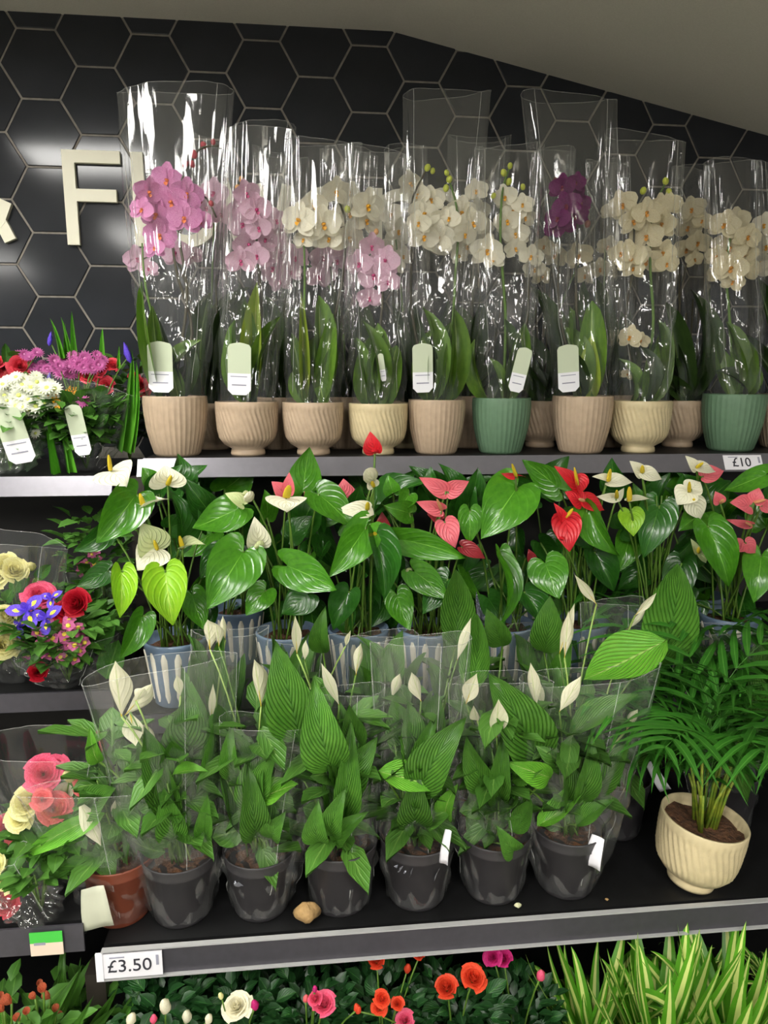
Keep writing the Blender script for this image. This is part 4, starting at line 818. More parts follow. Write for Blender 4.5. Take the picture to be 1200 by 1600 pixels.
lily('peace lily with the biggest dark pleated leaves beside the tan scrap', 532, 1432, 1.20, 116, 24, (468, 602, 1076), [(530, 1102, 502, 1036, 18, -.03), (464, 1022, 461, 962, 16, .06), (476, 1032, 478, 1000, 12, .06), (556, 1055, 564, 1005, 15, .05), (536, 1190, 532, 1175, 8)],
     [(470, 1160, 432, 1002, 78, 'g', -.02, .2), (520, 1200, 490, 1060, 72, 'g', -.04, .1), (560, 1165, 545, 1100, 38, 'g', -.02, .2), (530, 1240, 590, 1150, 58, 'g', 0, -.2), (500, 1315, 497, 1250, 42, 'g', -.06, .2), (520, 1305, 540, 1230, 40, 'g', -.06, .1), (525, 1320, 575, 1268, 34, 'g', -.05, .1), (505, 1020, 508, 948, 34, 'g', .12, .2)], nl=6, ns=14, top=1080)
l5 = lily('peace lily with a nodding flower, creased silver film in its pot', 650, 1420, 1.20, 116, 25, (578, 738, 1000), [(658, 1096, 643, 1050, 22, -.02), (612, 1090, 625, 1052, 16, .03), (682, 1222, 692, 1180, 11, -.05), (714, 1032, 736, 965, 15, .04)],
     [(590, 1205, 690, 1235, 46, 'b', -.04, .2), (655, 1240, 728, 1120, 66, 'g', -.03, 0), (640, 1185, 612, 1095, 60, 'g', .0, .2), (680, 1220, 620, 1160, 50, 'g', .02, .2), (700, 1280, 715, 1225, 34, 'b', -.03, .3), (712, 1010, 712, 890, 56, 'g', .12, 0), (735, 1080, 745, 960, 50, 'g', .08, .2)], nl=8, ns=20, top=1060)
lily('peace lily whose cupped flower stands before a broad striped leaf', 768, 1420, 1.20, 112, 26, (700, 868, 1062), [(776, 1152, 779, 1092, 30, -.05), (728, 1100, 745, 1052, 26, 0), (746, 1126, 740, 1102, 15, .0), (838, 1106, 829, 1035, 20, -.02), (848, 1106, 840, 1060, 14, .01)],
     [(840, 1190, 762, 1050, 84, 'g', .0, 0), (760, 1240, 728, 1150, 44, 'g', -.03, .3), (745, 1330, 735, 1230, 30, 'g', 0, .2), (860, 1215, 790, 1190, 40, 'b', -.04, .4), (800, 1300, 830, 1250, 36, 'g', -.04, .2), (805, 1330, 775, 1290, 36, 'g', -.05, .2), (785, 1010, 760, 950, 40, 'g', .1, .2)], nl=8, ns=22, top=1080)
lily('peace lily in the widest bag, an empty stretch of shelf beside it', 880, 1417, 1.20, 112, 27, (812, 1032, 1052), [(874, 1112, 908, 1056, 24, -.03), (882, 1028, 888, 955, 17, .05), (874, 1022, 898, 942, 17, .06), (978, 1142, 997, 1108, 14, -.02), (880, 1218, 896, 1196, 12), (932, 944, 898, 898, 15, .12), (992, 962, 1026, 926, 12, .12)],
     [(1042, 1000, 912, 1062, 82, 'b', .03, -.3), (1032, 1040, 1058, 880, 84, 'g', .12, .1), (800, 1220, 850, 1200, 38, 'g', -.04, .3), (890, 1150, 1000, 1085, 40, 'g', .0, .3), (840, 1290, 920, 1215, 36, 'b', -.03, .3), (930, 1240, 985, 1160, 50, 'g', -.02, .2), (900, 1290, 960, 1250, 30, 'g', -.04, .3), (850, 1020, 860, 930, 52, 'g', .12, 0)], nl=9, ns=14, top=1080, yaw=-.12)
for a in ((632, 1362, 640, 1350, 8), (650, 1364, 656, 1346, 9), (660, 1368, 676, 1360, 7), (686, 1368, 688, 1356, 5)): glint(l5, *a, 1.155)
for a in ((392, 1388, 404, 1382, 7), (402, 1400, 420, 1394, 7), (366, 1384, 384, 1386, 5)): glint(l3, *a, 1.155, 1)
# second row, mostly hidden
for i, (px, sd_, lb, sl, sps) in enumerate([
    (345, 31, 'rear peace lily showing between the first two bags, by the striped pot', (300, 420, 985), [(352, 1000, 348, 962, 10)]),
    (470, 32, 'rear peace lily rising before the gap between striped pots', (420, 545, 1000), [(540, 1010, 548, 985, 8)]),
    (600, 33, 'rear peace lily behind the nodding flower', (545, 655, 992), []),
    (715, 34, 'rear peace lily with an upright leaf reaching the coral flowers', (665, 775, 1000), []),
    (830, 35, 'rear peace lily behind the cupped flower', (780, 885, 980), []),
    (955, 36, 'rear peace lily with thin closed flowers above the bright leaf', (905, 1010, 940), [(978, 985, 1010, 950, 9)]),
    (1120, 37, 'rear peace lily behind the potted palm', (1050, 1215, 985), [(1119, 1052, 1115, 1010, 9), (1116, 1030, 1112, 1008, 7)])]):
    lily(lb, px, 1350, 1.36, 100, sd_, sl, sps, (), nl=13, ns=8, top=960, grp='rear peace lilies', cloud=14)
# loose tags tucked in the bags
def tag_card(label, px, py, tx, ty, w, Y, mm=None, name='care_card'):
    a, b = P(px, py, Y), P(tx, ty, Y); o = put(name, MB().grid(lambda u, v: ((u - .5) * (1 - .25 * v * v), v, .12 * math.sin(v * 4) + .05 * math.cos(u * 5)), 4, 6).mesh(name, mm or m_white), None, framex(a, b, (CAM - a).normalized(), msize(w, a), .3, thick=.03))
    sm = o.modifiers.new('thickness', 'SOLIDIFY'); sm.thickness = .02
    return tagit(o, label, 'card')
tag_card('white card standing in the bag with creased silver film', 693, 1350, 700, 1298, 14, 1.135)
tag_card('crumpled white card leaning at the rim of the end lily pot', 925, 1355, 934, 1308, 26, 1.135)
tag_card('small white card stuck in beside the palm stems', 1040, 1235, 1015, 1192, 18, 1.30)
tag_card('large dull white card hanging on the brown-red pot', 155, 1450, 144, 1388, 44, 1.125, mat('dull_card', rgb(190, 192, 170), rough=.6))
# scraps on the shelf
def scrap(label, px, py, wpx, hpx, m_, seed, cat='scrap', name='plant_scrap', z=None):
    p = PZ(px, py, (ZL if z is None else z) + .001); rd2 = random.Random(seed); w, h_ = msize(wpx, p), msize(hpx, p)
    mb = MB().grid(lambda a, b: ((w / 2) * (.8 + .2 * math.sin(a * 25 + seed)) * math.cos(a * 2 * PI) * math.sin(b * PI) , (w / 3) * math.sin(a * 2 * PI) * math.sin(b * PI), h_ / 2 * (1 - math.cos(b * PI) * (.9 + .1 * math.sin(a * 19)))), 14, 8, closed=True)
    o = put(name, mb.mesh(name, m_), None, Matrix.Translation(p)); return tagit(o, label, cat)
m_tan = mat('tan_scrap', rgb(176, 142, 92), rough=.8, noise=.3, nscale=60, bump=.5, bscale=90)
m_pale = mat('pale_scrap', rgb(205, 205, 165), rough=.7)
scrap('crumpled tan scrap of bark on the black shelf between two pots', 480, 1440, 46, 34, m_tan, 1)
scrap('small pale bud fallen on the shelf near the rail', 809, 1418, 13, 8, m_pale, 2)
scrap('tiny yellow leaf crumb on the bare black shelf', 948, 1407, 7, 4, m_tan, 3)

# ------------------------------------------------------------------ parlour palm
m_palm = leafmat('palm_leaflet', rgb(30, 84, 24), rgb(64, 128, 36), rgb(90, 150, 60), rough=.35, nveins=0, veinamt=0, rib=.05, vary=.3)
m_cane = mat('yellow_green_cane', rgb(150, 160, 50), rough=.5, col2=rgb(98, 130, 36), nscale=70)
leaflet = [blade_mesh('leaflet', m_palm, lambda t: .5 * math.sin(PI * min(1, t + .03) ** .6) ** .8 if t < 1 else 0, fold=.4, arch=a, ny=6, nx=2) for a in (.08, .16, .24)]
def frond_mesh(L, n, seed):
    """arched midrib with pairs of leaflets, in the YZ plane, base at 0"""
    rd = random.Random(seed); mb = MB(); pt = lambda t: Vector((0, L * .75 * t ** 1.4, L * (t - .45 * t ** 2.2)))
    mb.tube([pt(i / 8) for i in range(9)], lambda q: .0022 * (1 - .6 * q), 4)
    for k in range(n):
        t = .3 + .7 * k / (n - 1); p = pt(t); d = (pt(min(1, t + .03)) - pt(t - .03)).normalized()
        for s_ in (-1, 1):
            ll = L * (.5 * math.sin(PI * (.25 + .68 * (t - .3) / .7)) + .06) * rd.uniform(.9, 1.1); w = .019 + .009 * rd.random()
            u = (Vector((s_ * .9, 0, .05)) + d * .75).normalized(); sd = u.cross(Vector((0, 0, 1))).normalized()
            v = []; uv = []
            for j in range(6):
                q = j / 5; ww = w * math.sin(PI * min(1, q + .04) ** .65) if q < 1 else 0
                c_ = p + u * ll * q + Vector((0, 0, -.42 * ll * q * q))
                for e2 in (-1, 0, 1): v.append(c_ + sd * e2 * ww + Vector((0, 0, abs(e2) * ww * .35))); uv.append((.5 + e2 * .5, q))
            mb.add(v, [(r_ * 3 + c2, r_ * 3 + c2 + 1, r_ * 3 + c2 + 4, r_ * 3 + c2 + 3) for r_ in range(5) for c2 in range(2)], uv)
    return mb.mesh('frond', m_palm)
FR = [frond_mesh(1.0, n, i) for i, n in enumerate((6, 7, 8, 5))]
def palm(label, base, s, nf, seed, h=(.22, .42), potm=None, tilt=(0, 0), grp=None, spread=1.0):
    rd = random.Random(seed); t = thing('potted_palm', label, 'plant', base, grp)
    Mp = Matrix.Translation(base) @ Matrix.Rotation(tilt[1], 4, 'Y') @ Matrix.Rotation(tilt[0], 4, 'X') @ Matrix.Scale(s, 4)
    put('pot', potm, t, Mp); put('soil', soil_me, t, Mp @ Matrix.Translation((0, 0, .1)))
    so = Mp @ Vector((0, 0, .1))
    for i in range(16):
        a = rd.uniform(0, 6.28); r1 = rd.uniform(0, .026); p = so + Vector((r1 * math.cos(a), r1 * math.sin(a), 0)); q = p + Vector((math.cos(a) * .03, math.sin(a) * .03, rd.uniform(.08, .2)))
        put('cane', MB().tube([Vector((0, 0, -.005)), (q - p) * .5 + Vector((0, 0, .01)), q - p], lambda u: .0036 - .0014 * u, 5).mesh('cane', m_cane), t, Matrix.Translation(p))
    for i in range(nf):
        a = i * 2.4 + rd.uniform(-.4, .4); L = rd.uniform(*h) ; st_ = so + Vector((rd.uniform(-.015, .015), rd.uniform(-.015, .015), rd.uniform(.03, .16)))
        M1 = Matrix.Translation(st_) @ Matrix.Rotation(a, 4, 'Z') @ Matrix.Rotation(-rd.uniform(-.5, .35) * spread, 4, 'X') @ Matrix.Diagonal((L, L, L, 1))
        put('frond', FR[i % 4], t, M1)
    return t
pb = PZ(1078, 1376, ZL); pb.z = ZL + .004
palm('bushy palm in a tilted cream footed pot on the bare shelf', pb, msize(128, pb) / .138, 30, 5, h=(.16, .34), potm=POTM[('footed', 'cream')], tilt=(.03, .12))
pb2 = Vector((pb.x + .13, 1.46, ZL)); palm('second palm rising behind the cream potted one', pb2, .9, 26, 6, h=(.25, .42), potm=gpot['grey'])
pb3 = Vector((pb.x + .02, 1.62, ZL)); palm('third palm deep in the corner behind the cream potted one', pb3, .9, 22, 7, h=(.28, .45), potm=gpot['grey'])
# ------------------------------------------------------------------ roses and other blooms
def rose_mesh(name, m, seed, n=24, open_=1.0):
    rd = random.Random(seed); mb = MB()
    for k in range(n):
        f = (k + .5) / n; ang = k * 2.4 + rd.uniform(-.2, .2); r0 = .02 + .46 * f ** .8; fl = (.04 + .36 * f ** 2.2) * open_; hh = .78 - .34 * f; z0 = -.3 + .05 * (1 - f); hw = (1.5 - .65 * f) * rd.uniform(.9, 1.1)
        def fn(a, b):
            s_ = (a - .5) * 2; th = ang + s_ * hw * (.55 + .45 * math.sin(PI * (.15 + .6 * b))); r = r0 * (.35 + .65 * min(1, b * 1.6)) + fl * b ** 2.2 + .03 * s_ * s_
            z = z0 + hh * b * (1 - .22 * s_ * s_) - fl * .35 * b ** 5; return (r * math.cos(th), r * math.sin(th), z)
        mb.grid(fn, 4, 5)
    return mb.mesh(name, m)
ROSE = {k: (petmat(k + '_rose', c, c2)) for k, (c, c2) in dict(pink=(rgb(244, 118, 150), rgb(226, 70, 110)), blush=(rgb(240, 130, 130), rgb(228, 88, 96)), red=(rgb(205, 32, 52), rgb(168, 14, 36)), cream=(rgb(246, 240, 190), rgb(230, 224, 140)),
      white=(rgb(246, 242, 220), rgb(228, 222, 190)), orange=(rgb(240, 96, 60), rgb(220, 62, 36)), hot=(rgb(224, 56, 140), rgb(190, 34, 110)), coral=(rgb(240, 90, 105), rgb(222, 60, 80))).items()}
RM = {k: [rose_mesh('rose', m, i + 3, 24, (1.0, 1.25, .75)[i]) for i in range(3)] for k, m in ROSE.items()}
m_sepal = mat('sepal_green', rgb(96, 140, 44), rough=.6, noise=.2)
sep_me = MB().lathe([(.02, -.75), (.06, -.6), (.16, -.42), (.3, -.28), (.33, -.15)], 8).mesh('calyx', m_sepal)
def rosebud(m):
    return MB().lathe([(.02, -.5), (.26, -.35), (.33, -.05), (.25, .3), (.1, .5), (.01, .55)], 9, 0, lambda r, th, z: r * (1 + .12 * math.sin(2 * th + z * 9))).mesh('bud', m)
RB = {k: rosebud(m) for k, m in ROSE.items()}
def daisy_mesh(name, m, mc, n=14, rows=2, cw=.26, pw=.34, seed=0):
    mb = MB()
    for r_ in range(rows):
        for k in range(n): radial(mb, 2 * PI * (k + .5 * r_) / n, .8 - .18 * r_, pw, .2, .02 + .05 * r_, .18 + .25 * r_, .2, oval, 2, 2)
    o = MB().lathe([(cw, .03), (cw * .9, .12), (cw * .5, .17), (.005, .19)], 10, 1); mb.add(o.v, o.f, None, 1)
    return mb.mesh(name, [m, mc])
m_mumw = petmat('white_mum', rgb(250, 250, 240), rgb(225, 230, 205)); m_mumc = mat('green_yellow_centre', rgb(205, 215, 110), rough=.7)
m_mump = petmat('mauve_mum', rgb(222, 130, 190), rgb(190, 90, 158)); m_mumpc = mat('mauve_centre', rgb(200, 120, 170), rough=.7)
m_wax = petmat('waxflower_pink', rgb(230, 130, 180), rgb(205, 90, 150)); m_waxc = mat('waxflower_centre', rgb(225, 200, 70), rough=.6)
MUM = {'white': daisy_mesh('chrysanthemum', m_mumw, m_mumc), 'mauve': daisy_mesh('chrysanthemum', m_mump, m_mumpc, 16, 3, .2, .26), 'wax': daisy_mesh('waxflower', m_wax, m_waxc, 5, 1, .34, .95)}
m_iris = petmat('iris_violet', rgb(128, 98, 235), rgb(92, 66, 205)); m_irisy = mat('iris_yellow', rgb(245, 225, 60), rough=.6)
def iris_mesh(seed):
    mb = MB()
    for k in range(3):
        a = k * 2 * PI / 3 + .5
        radial(mb, a, 1.0, .62, .02, 0, .1, .12, oval, 4, 5, 0); radial(mb, a, .42, .2, .25, .035, .1, .1, oval, 2, 3, 1); radial(mb, a + PI / 3, .75, .3, .02, .02, 1.1, .3, oval, 3, 4, 0); radial(mb, a, .5, .24, .02, .05, .55, .3, oval, 2, 3, 0)
    return mb.mesh('iris', [m_iris, m_irisy])
IRIS = iris_mesh(1); irisbud = MB().lathe([(.02, -.6), (.16, -.4), (.2, 0), (.12, .4), (.01, .7)], 8, 0, lambda r, th, z: r * (1 + .2 * math.sin(3 * th + z * 6))).mesh('iris_bud', m_iris)
m_bl = leafmat('bouquet_leaf', rgb(38, 86, 26), rgb(76, 132, 42), rgb(100, 150, 60), rough=.45, nveins=6, veinamt=.15, rib=.03, vary=.3)
m_blade = leafmat('iris_blade', rgb(60, 140, 30), rgb(120, 190, 60), rgb(150, 210, 90), rough=.4, nveins=0, veinamt=0, rib=.02, vary=.2)
m_yel = petmat('yellow_petal', rgb(248, 190, 30), rgb(235, 150, 20))
m_bl_stuff = leafmat('filler_leaf', rgb(46, 92, 32), rgb(92, 142, 54), rgb(100, 150, 60), rough=.45, nveins=0, veinamt=0, rib=.04, vary=.1)
BL = [blade_mesh('leaf', m_bl, oval, fold=.3, arch=a, wave=.03, seed=i, ny=6, nx=4) for i, a in enumerate((.1, .2, -.08))]
BLADE = [blade_mesh('leaf', m_blade, lambda t: .5 * (1 - t) ** .7, fold=.6, arch=a, ny=8, nx=2) for a in (.03, .1, -.06)]
YEL = daisy_mesh('yellow_flower', m_yel, m_yel, 6, 1, .15, .6)
m_kraft = filmmat('printed_green_film', base=.05, edge=.4, haze=.09, tint=(.82, .95, .8, 1))
def filler(parent, org, R_, H_, n, seed, L=(.025, .05), m_=None, name='filler_foliage', z0=0, flat=1.0):
    rd = random.Random(seed); mb = MB()
    for i in range(n):
        a = rd.uniform(0, 6.28); hz = rd.random(); rr = R_ * math.sqrt(rd.random()) * (.45 + .55 * hz); ln = rd.uniform(*L)
        b = Vector((rr * math.cos(a), rr * math.sin(a) * flat, z0 + H_ * hz)); u = Vector((math.cos(a) + rd.uniform(-.5, .5), math.sin(a) + rd.uniform(-.5, .5), rd.uniform(-.2, 1.2))).normalized()
        sd = u.cross(Vector((rd.uniform(-.3, .3), rd.uniform(-.3, .3), 1))).normalized(); up = sd.cross(u); w = ln * .32; v = []; uv = []
        for q, ww in ((0, .1), (.35, 1), (.7, .8), (1, .03)):
            for s_ in (-1, 0, 1): v.append(b + u * ln * q + sd * s_ * w * ww + up * (abs(s_) * w * ww * .35 - .2 * ln * q * q)); uv.append((.5 + .5 * s_, q))
        mb.add(v, [(r_ * 3 + c_, r_ * 3 + c_ + 1, r_ * 3 + c_ + 4, r_ * 3 + c_ + 3) for r_ in range(3) for c_ in range(2)], uv)
    o = put(name, mb.mesh(name, m_ or m_bl_stuff), parent, Matrix.Translation(org)); o['kind'] = 'stuff'; return o
def bloom(t, kind, col, p, size, nrm, rd, org=None):
    sp = rd.uniform(0, 6)
    if kind == 'rose': o = put('rose', RM[col][rd.randrange(3)], t, facing(p, nrm, size * 1.25, sp)); put('calyx', sep_me, o, facing(p, nrm, size * 1.25, sp))
    elif kind == 'bud': put('bud', RB[col], t, facing(p, nrm, size * 1.9, sp))
    elif kind == 'mum': put('chrysanthemum', MUM[col], t, facing(p, nrm, size * 1.1, sp))
    elif kind == 'wax': put('waxflower', MUM['wax'], t, facing(p, nrm, size * 1.1, sp))
    elif kind == 'iris': put('iris', IRIS, t, facing(p, nrm, size * 1.2, sp))
    elif kind == 'irisbud': put('iris_bud', irisbud, t, facing(p, Vector((rd.uniform(-.3, .3), 0, 1)), size * 1.6))
    elif kind == 'yel': put('yellow_flower', YEL, t, facing(p, nrm, size, sp))
    if org is not None: stem(t, org, p - nrm.normalized() * size * .4, .0016, m_stem, 'stem', up=.5, n=5, sides=4)
def bouquet(label, bpx, Y, z, flowers, top, seed, leaves=(), blades=(), wrap=True, Rw=.09, nfill=120, Hf=.2, film=None, grp='wrapped bouquets', tilt=0, stems=True, jn=(.5, .5)):
    """flowers: (kind,col,px,py,r[,dy]); top: (xL,xR,y) wrap mouth"""
    rd = random.Random(seed); b0 = P(bpx, 800, Y); base = Vector((b0.x, Y, z)); t = thing('bouquet', label, 'bouquet', base, grp)
    org = base + Vector((0, 0, .06))
    for f in flowers:
        dy = f[5] if len(f) > 5 else rd.uniform(-.03, .02)
        p = P(f[2], f[3], Y + dy); n_ = (CAM - p).normalized() * 1.0 + Vector((rd.uniform(-jn[0], jn[0]), 0, rd.uniform(.1, jn[1] + .3)))
        bloom(t, f[0], f[1], p, msize(f[4], p), n_, rd, org + Vector((rd.uniform(-.02, .02), rd.uniform(-.02, .02), 0)) if stems else None)
    for (bx, by, tx, ty, w, dy) in leaves:
        b, e_ = P(bx, by, Y + dy), P(tx, ty, Y + dy - .01); put('leaf', BL[rd.randrange(3)], t, framex(b, e_, (CAM - b).normalized() + Vector((0, 0, .3)), msize(w, b), rd.uniform(-.4, .4)))
    for (bx, by, tx, ty, w, dy) in blades:
        b, e_ = P(bx, by, Y + dy), P(tx, ty, Y + dy); put('leaf_blade', BLADE[rd.randrange(3)], t, framex(b, e_, (CAM - b).normalized(), msize(w, b), rd.uniform(-.4, .4)))
    filler(t, org, Rw * 1.0, Hf, nfill, seed)
    for i in range(7):
        a = rd.uniform(0, 6.28); put('stem', MB().tube([Vector((0, 0, -.055)), Vector((.4 * Rw * math.cos(a), .4 * Rw * math.sin(a), Hf * .6))], .002, 4).mesh('stem', m_stem), t, Matrix.Translation(org))
    if wrap:
        xm = (top[0] + top[1]) / 2; tc = P(xm, top[2], Y); wa = msize((top[1] - top[0]) / 2, tc)
        sleeve(t, base, .035, base.z + .002, tc, wa, wa * .55, film or m_film_low, seed, cut=.03, pleat=.006, crink=.006, flare=.7, name='wrap')
    return t
R8 = random.Random(8)
def ring(cx, cy, rx, ry, n, kind, col, r, rd=R8, dy=(-.04, .03)):
    out = []
    for i in range(n):
        a = i * 2.4; q = math.sqrt((i + .5) / n); out.append((kind, col, cx + rx * q * math.cos(a) + rd.uniform(-3, 3), cy + ry * q * math.sin(a) + rd.uniform(-3, 3), r * rd.uniform(.85, 1.12), rd.uniform(*dy)))
    return out
# top shelf of the left bay
b1 = bouquet('bouquet of small white chrysanthemums in a printed green wrap', 22, 1.70, zl1, ring(38, 616, 52, 30, 52, 'mum', 'white', 12, dy=(-.07, -.03)) + ring(58, 655, 20, 26, 9, 'mum', 'white', 10) + [('yel', '', 82, 622, 10, -.06), ('yel', '', 90, 632, 8, -.06), ('mum', 'white', 48, 662, 10), ('mum', 'white', 62, 672, 9)], (-60, 78, 640), 41, Rw=.1, nfill=420, Hf=.08, film=m_kraft,
        blades=[(96, 738, 74, 632, 11, -.02), (104, 738, 88, 640, 11, -.02), (88, 738, 72, 668, 9, -.02)])
b2 = bouquet('mixed bouquet of mauve chrysanthemums and coral roses with iris spears', 140, 1.73, zl1, ring(118, 572, 42, 15, 16, 'mum', 'mauve', 12) + [('rose', 'coral', 138, 585, 16), ('rose', 'coral', 165, 602, 14), ('rose', 'coral', 176, 570, 12), ('rose', 'coral', 155, 578, 14), ('mum', 'mauve', 160, 563, 10), ('mum', 'mauve', 152, 555, 9), ('mum', 'mauve', 130, 628, 12, -.07), ('irisbud', '', 76, 596, 13, -.03), ('irisbud', '', 199, 552, 16), ('irisbud', '', 78, 530, 11), ('yel', '', 112, 612, 11)],
        (70, 225, 600), 42, blades=[(92, 562, 78, 497, 7, .02), (105, 562, 95, 495, 5, .02), (118, 562, 112, 486, 11, .02), (160, 560, 160, 512, 10, .02), (182, 700, 206, 545, 14, 0), (182, 575, 186, 540, 6, 0), (108, 560, 102, 505, 5, .03), (192, 700, 212, 560, 6, 0)],
        leaves=[(150, 665, 170, 648, 18, -.05), (130, 660, 150, 630, 16, -.05)], Rw=.12, nfill=480, Hf=.11)
bouquet('coral and mauve bouquet cut by the picture edge behind white chrysanthemums', 12, 1.82, zl1, [('rose', 'coral', 32, 572, 18), ('rose', 'coral', 8, 575, 16), ('rose', 'blush', 20, 585, 15), ('rose', 'coral', -8, 565, 16)] + ring(38, 556, 22, 5, 6, 'mum', 'mauve', 9) + ring(66, 574, 12, 6, 5, 'mum', 'mauve', 9), (-60, 70, 585), 43, leaves=[(12, 572, 8, 536, 14, -.02)], Rw=.08, nfill=100, Hf=.2, wrap=False)
bouquet('rose bouquet half hidden behind the bright pink orchid pot', 208, 1.86, zl1, [('rose', 'coral', 218, 600, 15), ('rose', 'coral', 226, 612, 13), ('rose', 'coral', 210, 590, 10)], (170, 250, 590), 44, leaves=[(215, 660, 212, 640, 14, 0)], Rw=.07, nfill=120, Hf=.2, wrap=False)
care_tag(b1, P(38, 724, 1.625), P(6, 636, 1.60), msize(42, P(20, 680, 1.6)))
care_tag(b2, P(132, 712, 1.635), P(112, 632, 1.62), msize(26, P(120, 680, 1.6)))
# middle shelf of the left bay
bouquet('bouquet with purple irises, red and pink roses and pink waxflowers', 85, 1.46, z2, [('iris', '', 42, 955, 27, -.07), ('iris', '', 72, 966, 24, -.08), ('iris', '', 80, 935, 16, -.05), ('iris', '', 28, 980, 18, -.06), ('rose', 'pink', 62, 930, 24, -.02), ('rose', 'red', 118, 942, 26, -.05), ('rose', 'red', 104, 955, 20, -.04), ('rose', 'red', 59, 1050, 18, -.06)]
        + ring(98, 1000, 40, 34, 26, 'wax', '', 10, dy=(-.09, -.05)) + ring(38, 1010, 18, 20, 6, 'wax', '', 8), (-20, 185, 985), 45, Rw=.12, nfill=380, Hf=.09, leaves=[(60, 1010, 52, 1035, 14, -.09), (150, 1005, 178, 960, 40, 0), (165, 1060, 185, 1000, 40, 0)])
bouquet('bouquet of pale yellow roses, green buds on its near side', 5, 1.50, z2, [('rose', 'cream', 22, 890, 24, -.02), ('rose', 'cream', 8, 880, 22, .02), ('rose', 'cream', 8, 965, 24, -.1), ('rose', 'cream', 4, 1008, 24, -.1), ('rose', 'cream', -8, 900, 22), ('bud', 'cream', 48, 885, 12), ('rose', 'white', -6, 975, 22, -.11)],
        (-80, 98, 842), 46, leaves=[(55, 905, 80, 882, 18, 0), (52, 915, 66, 905, 14, 0), (20, 925, 30, 905, 20, 0), (10, 940, 20, 920, 20, 0)], Rw=.1, nfill=260, Hf=.12)
bouquet('small pink flowered bouquet behind the spilling anthurium', 150, 1.62, z2, ring(136, 888, 14, 14, 6, 'wax', '', 9) + ring(146, 862, 6, 16, 4, 'wax', '', 8) + [('wax', '', 128, 885, 8)], (100, 205, 890), 47, Rw=.09, nfill=240, Hf=.26)
# lower shelf of the left bay
bouquet('bouquet of pink and cream roses leaning by the drooping lily', 45, 1.24, z3, [('rose', 'pink', 68, 1208, 30, -.02), ('rose', 'pink', 85, 1200, 22, .02), ('rose', 'blush', 85, 1262, 27, -.04), ('rose', 'cream', 42, 1252, 28, -.03), ('rose', 'blush', 66, 1248, 16, -.05), ('rose', 'cream', 30, 1280, 20, -.04), ('rose', 'blush', 136, 1218, 18, .0), ('bud', 'cream', 108, 1212, 16), ('bud', 'cream', 152, 1220, 10), ('rose', 'blush', 130, 1230, 16), ('rose', 'white', 100, 1238, 16), ('rose', 'pink', 10, 1290, 22), ('rose', 'blush', 18, 1330, 18), ('bud', 'white', 65, 1305, 10)],
        (-30, 175, 1165), 48, Rw=.11, nfill=300, Hf=.07, leaves=[(60, 1310, 100, 1290, 28, -.04)])
bouquet('cream rose bunch in cream edged wrap cut by the picture edge', 5, 1.15, z3, [('rose', 'cream', 12, 1370, 26, -.01), ('rose', 'coral', 8, 1412, 24, -.01), ('rose', 'blush', -10, 1395, 24), ('rose', 'cream', -14, 1350, 24)], (-60, 40, 1345), 49, Rw=.05, nfill=60, Hf=.05)
# orange alstroemeria on the lowest shelf
m_alst = petmat('salmon_petal', rgb(214, 128, 92), rgb(186, 92, 64))
def alst_mesh():
    mb = MB()
    for k in range(6): radial(mb, k * PI / 3, .9, .42, .03, 0, 1.15, .3, oval, 2, 4)
    return mb.mesh('flower', m_alst)
ALS = alst_mesh()
def alst(label, cx, Y, fl, seed):
    rd = random.Random(seed); b0 = P(cx, 1560, Y); base = Vector((b0.x, Y, ZB)); t = thing('flower_bunch', label, 'bouquet', base, 'orange flower bunches')
    for (x, y, r) in fl:
        p = P(x, y, Y + rd.uniform(-.04, .02)); put('flower', ALS, t, facing(p, Vector((rd.uniform(-.5, .5), -.4, 1)), msize(r, p) * 1.5)); stem(t, base + Vector((0, 0, .05)), p, .002, m_stem)
    ht = P(cx, 1560, Y).z - ZB
    for i in range(12):
        a = rd.uniform(0, 6.28); b = base + Vector((.04 * math.cos(a), .04 * math.sin(a), ht * rd.uniform(.4, .8))); e_ = b + Vector((.09 * math.cos(a), .05 * math.sin(a), rd.uniform(.08, .16)))
        put('leaf', LL['g'][rd.randrange(4)], t, framex(b, e_, Vector((0, -1, .4)), .022))
    filler(t, base, .08, ht * .95, 110, seed)
    put('bunch_wrap', MB().lathe([(.03, 0), (.045, .1), (.07, ht * .7)], 20).mesh('bunch_wrap', m_kraft), t, Matrix.Translation(base))
alst('bunch of salmon orange flowers under the green label', 62, 1.10, [(68, 1550, 16), (88, 1580, 13), (78, 1560, 14), (40, 1585, 13), (55, 1560, 12)], 3)
alst('salmon orange flowers in the bottom corner of the left bay', 5, 1.08, [(18, 1568, 18), (6, 1580, 16), (30, 1595, 14), (0, 1560, 12)], 4)
alst('leafy salmon bunch standing against the dark post', 112, 1.12, [(92, 1590, 12), (72, 1600, 10), (60, 1540, 11)], 5)

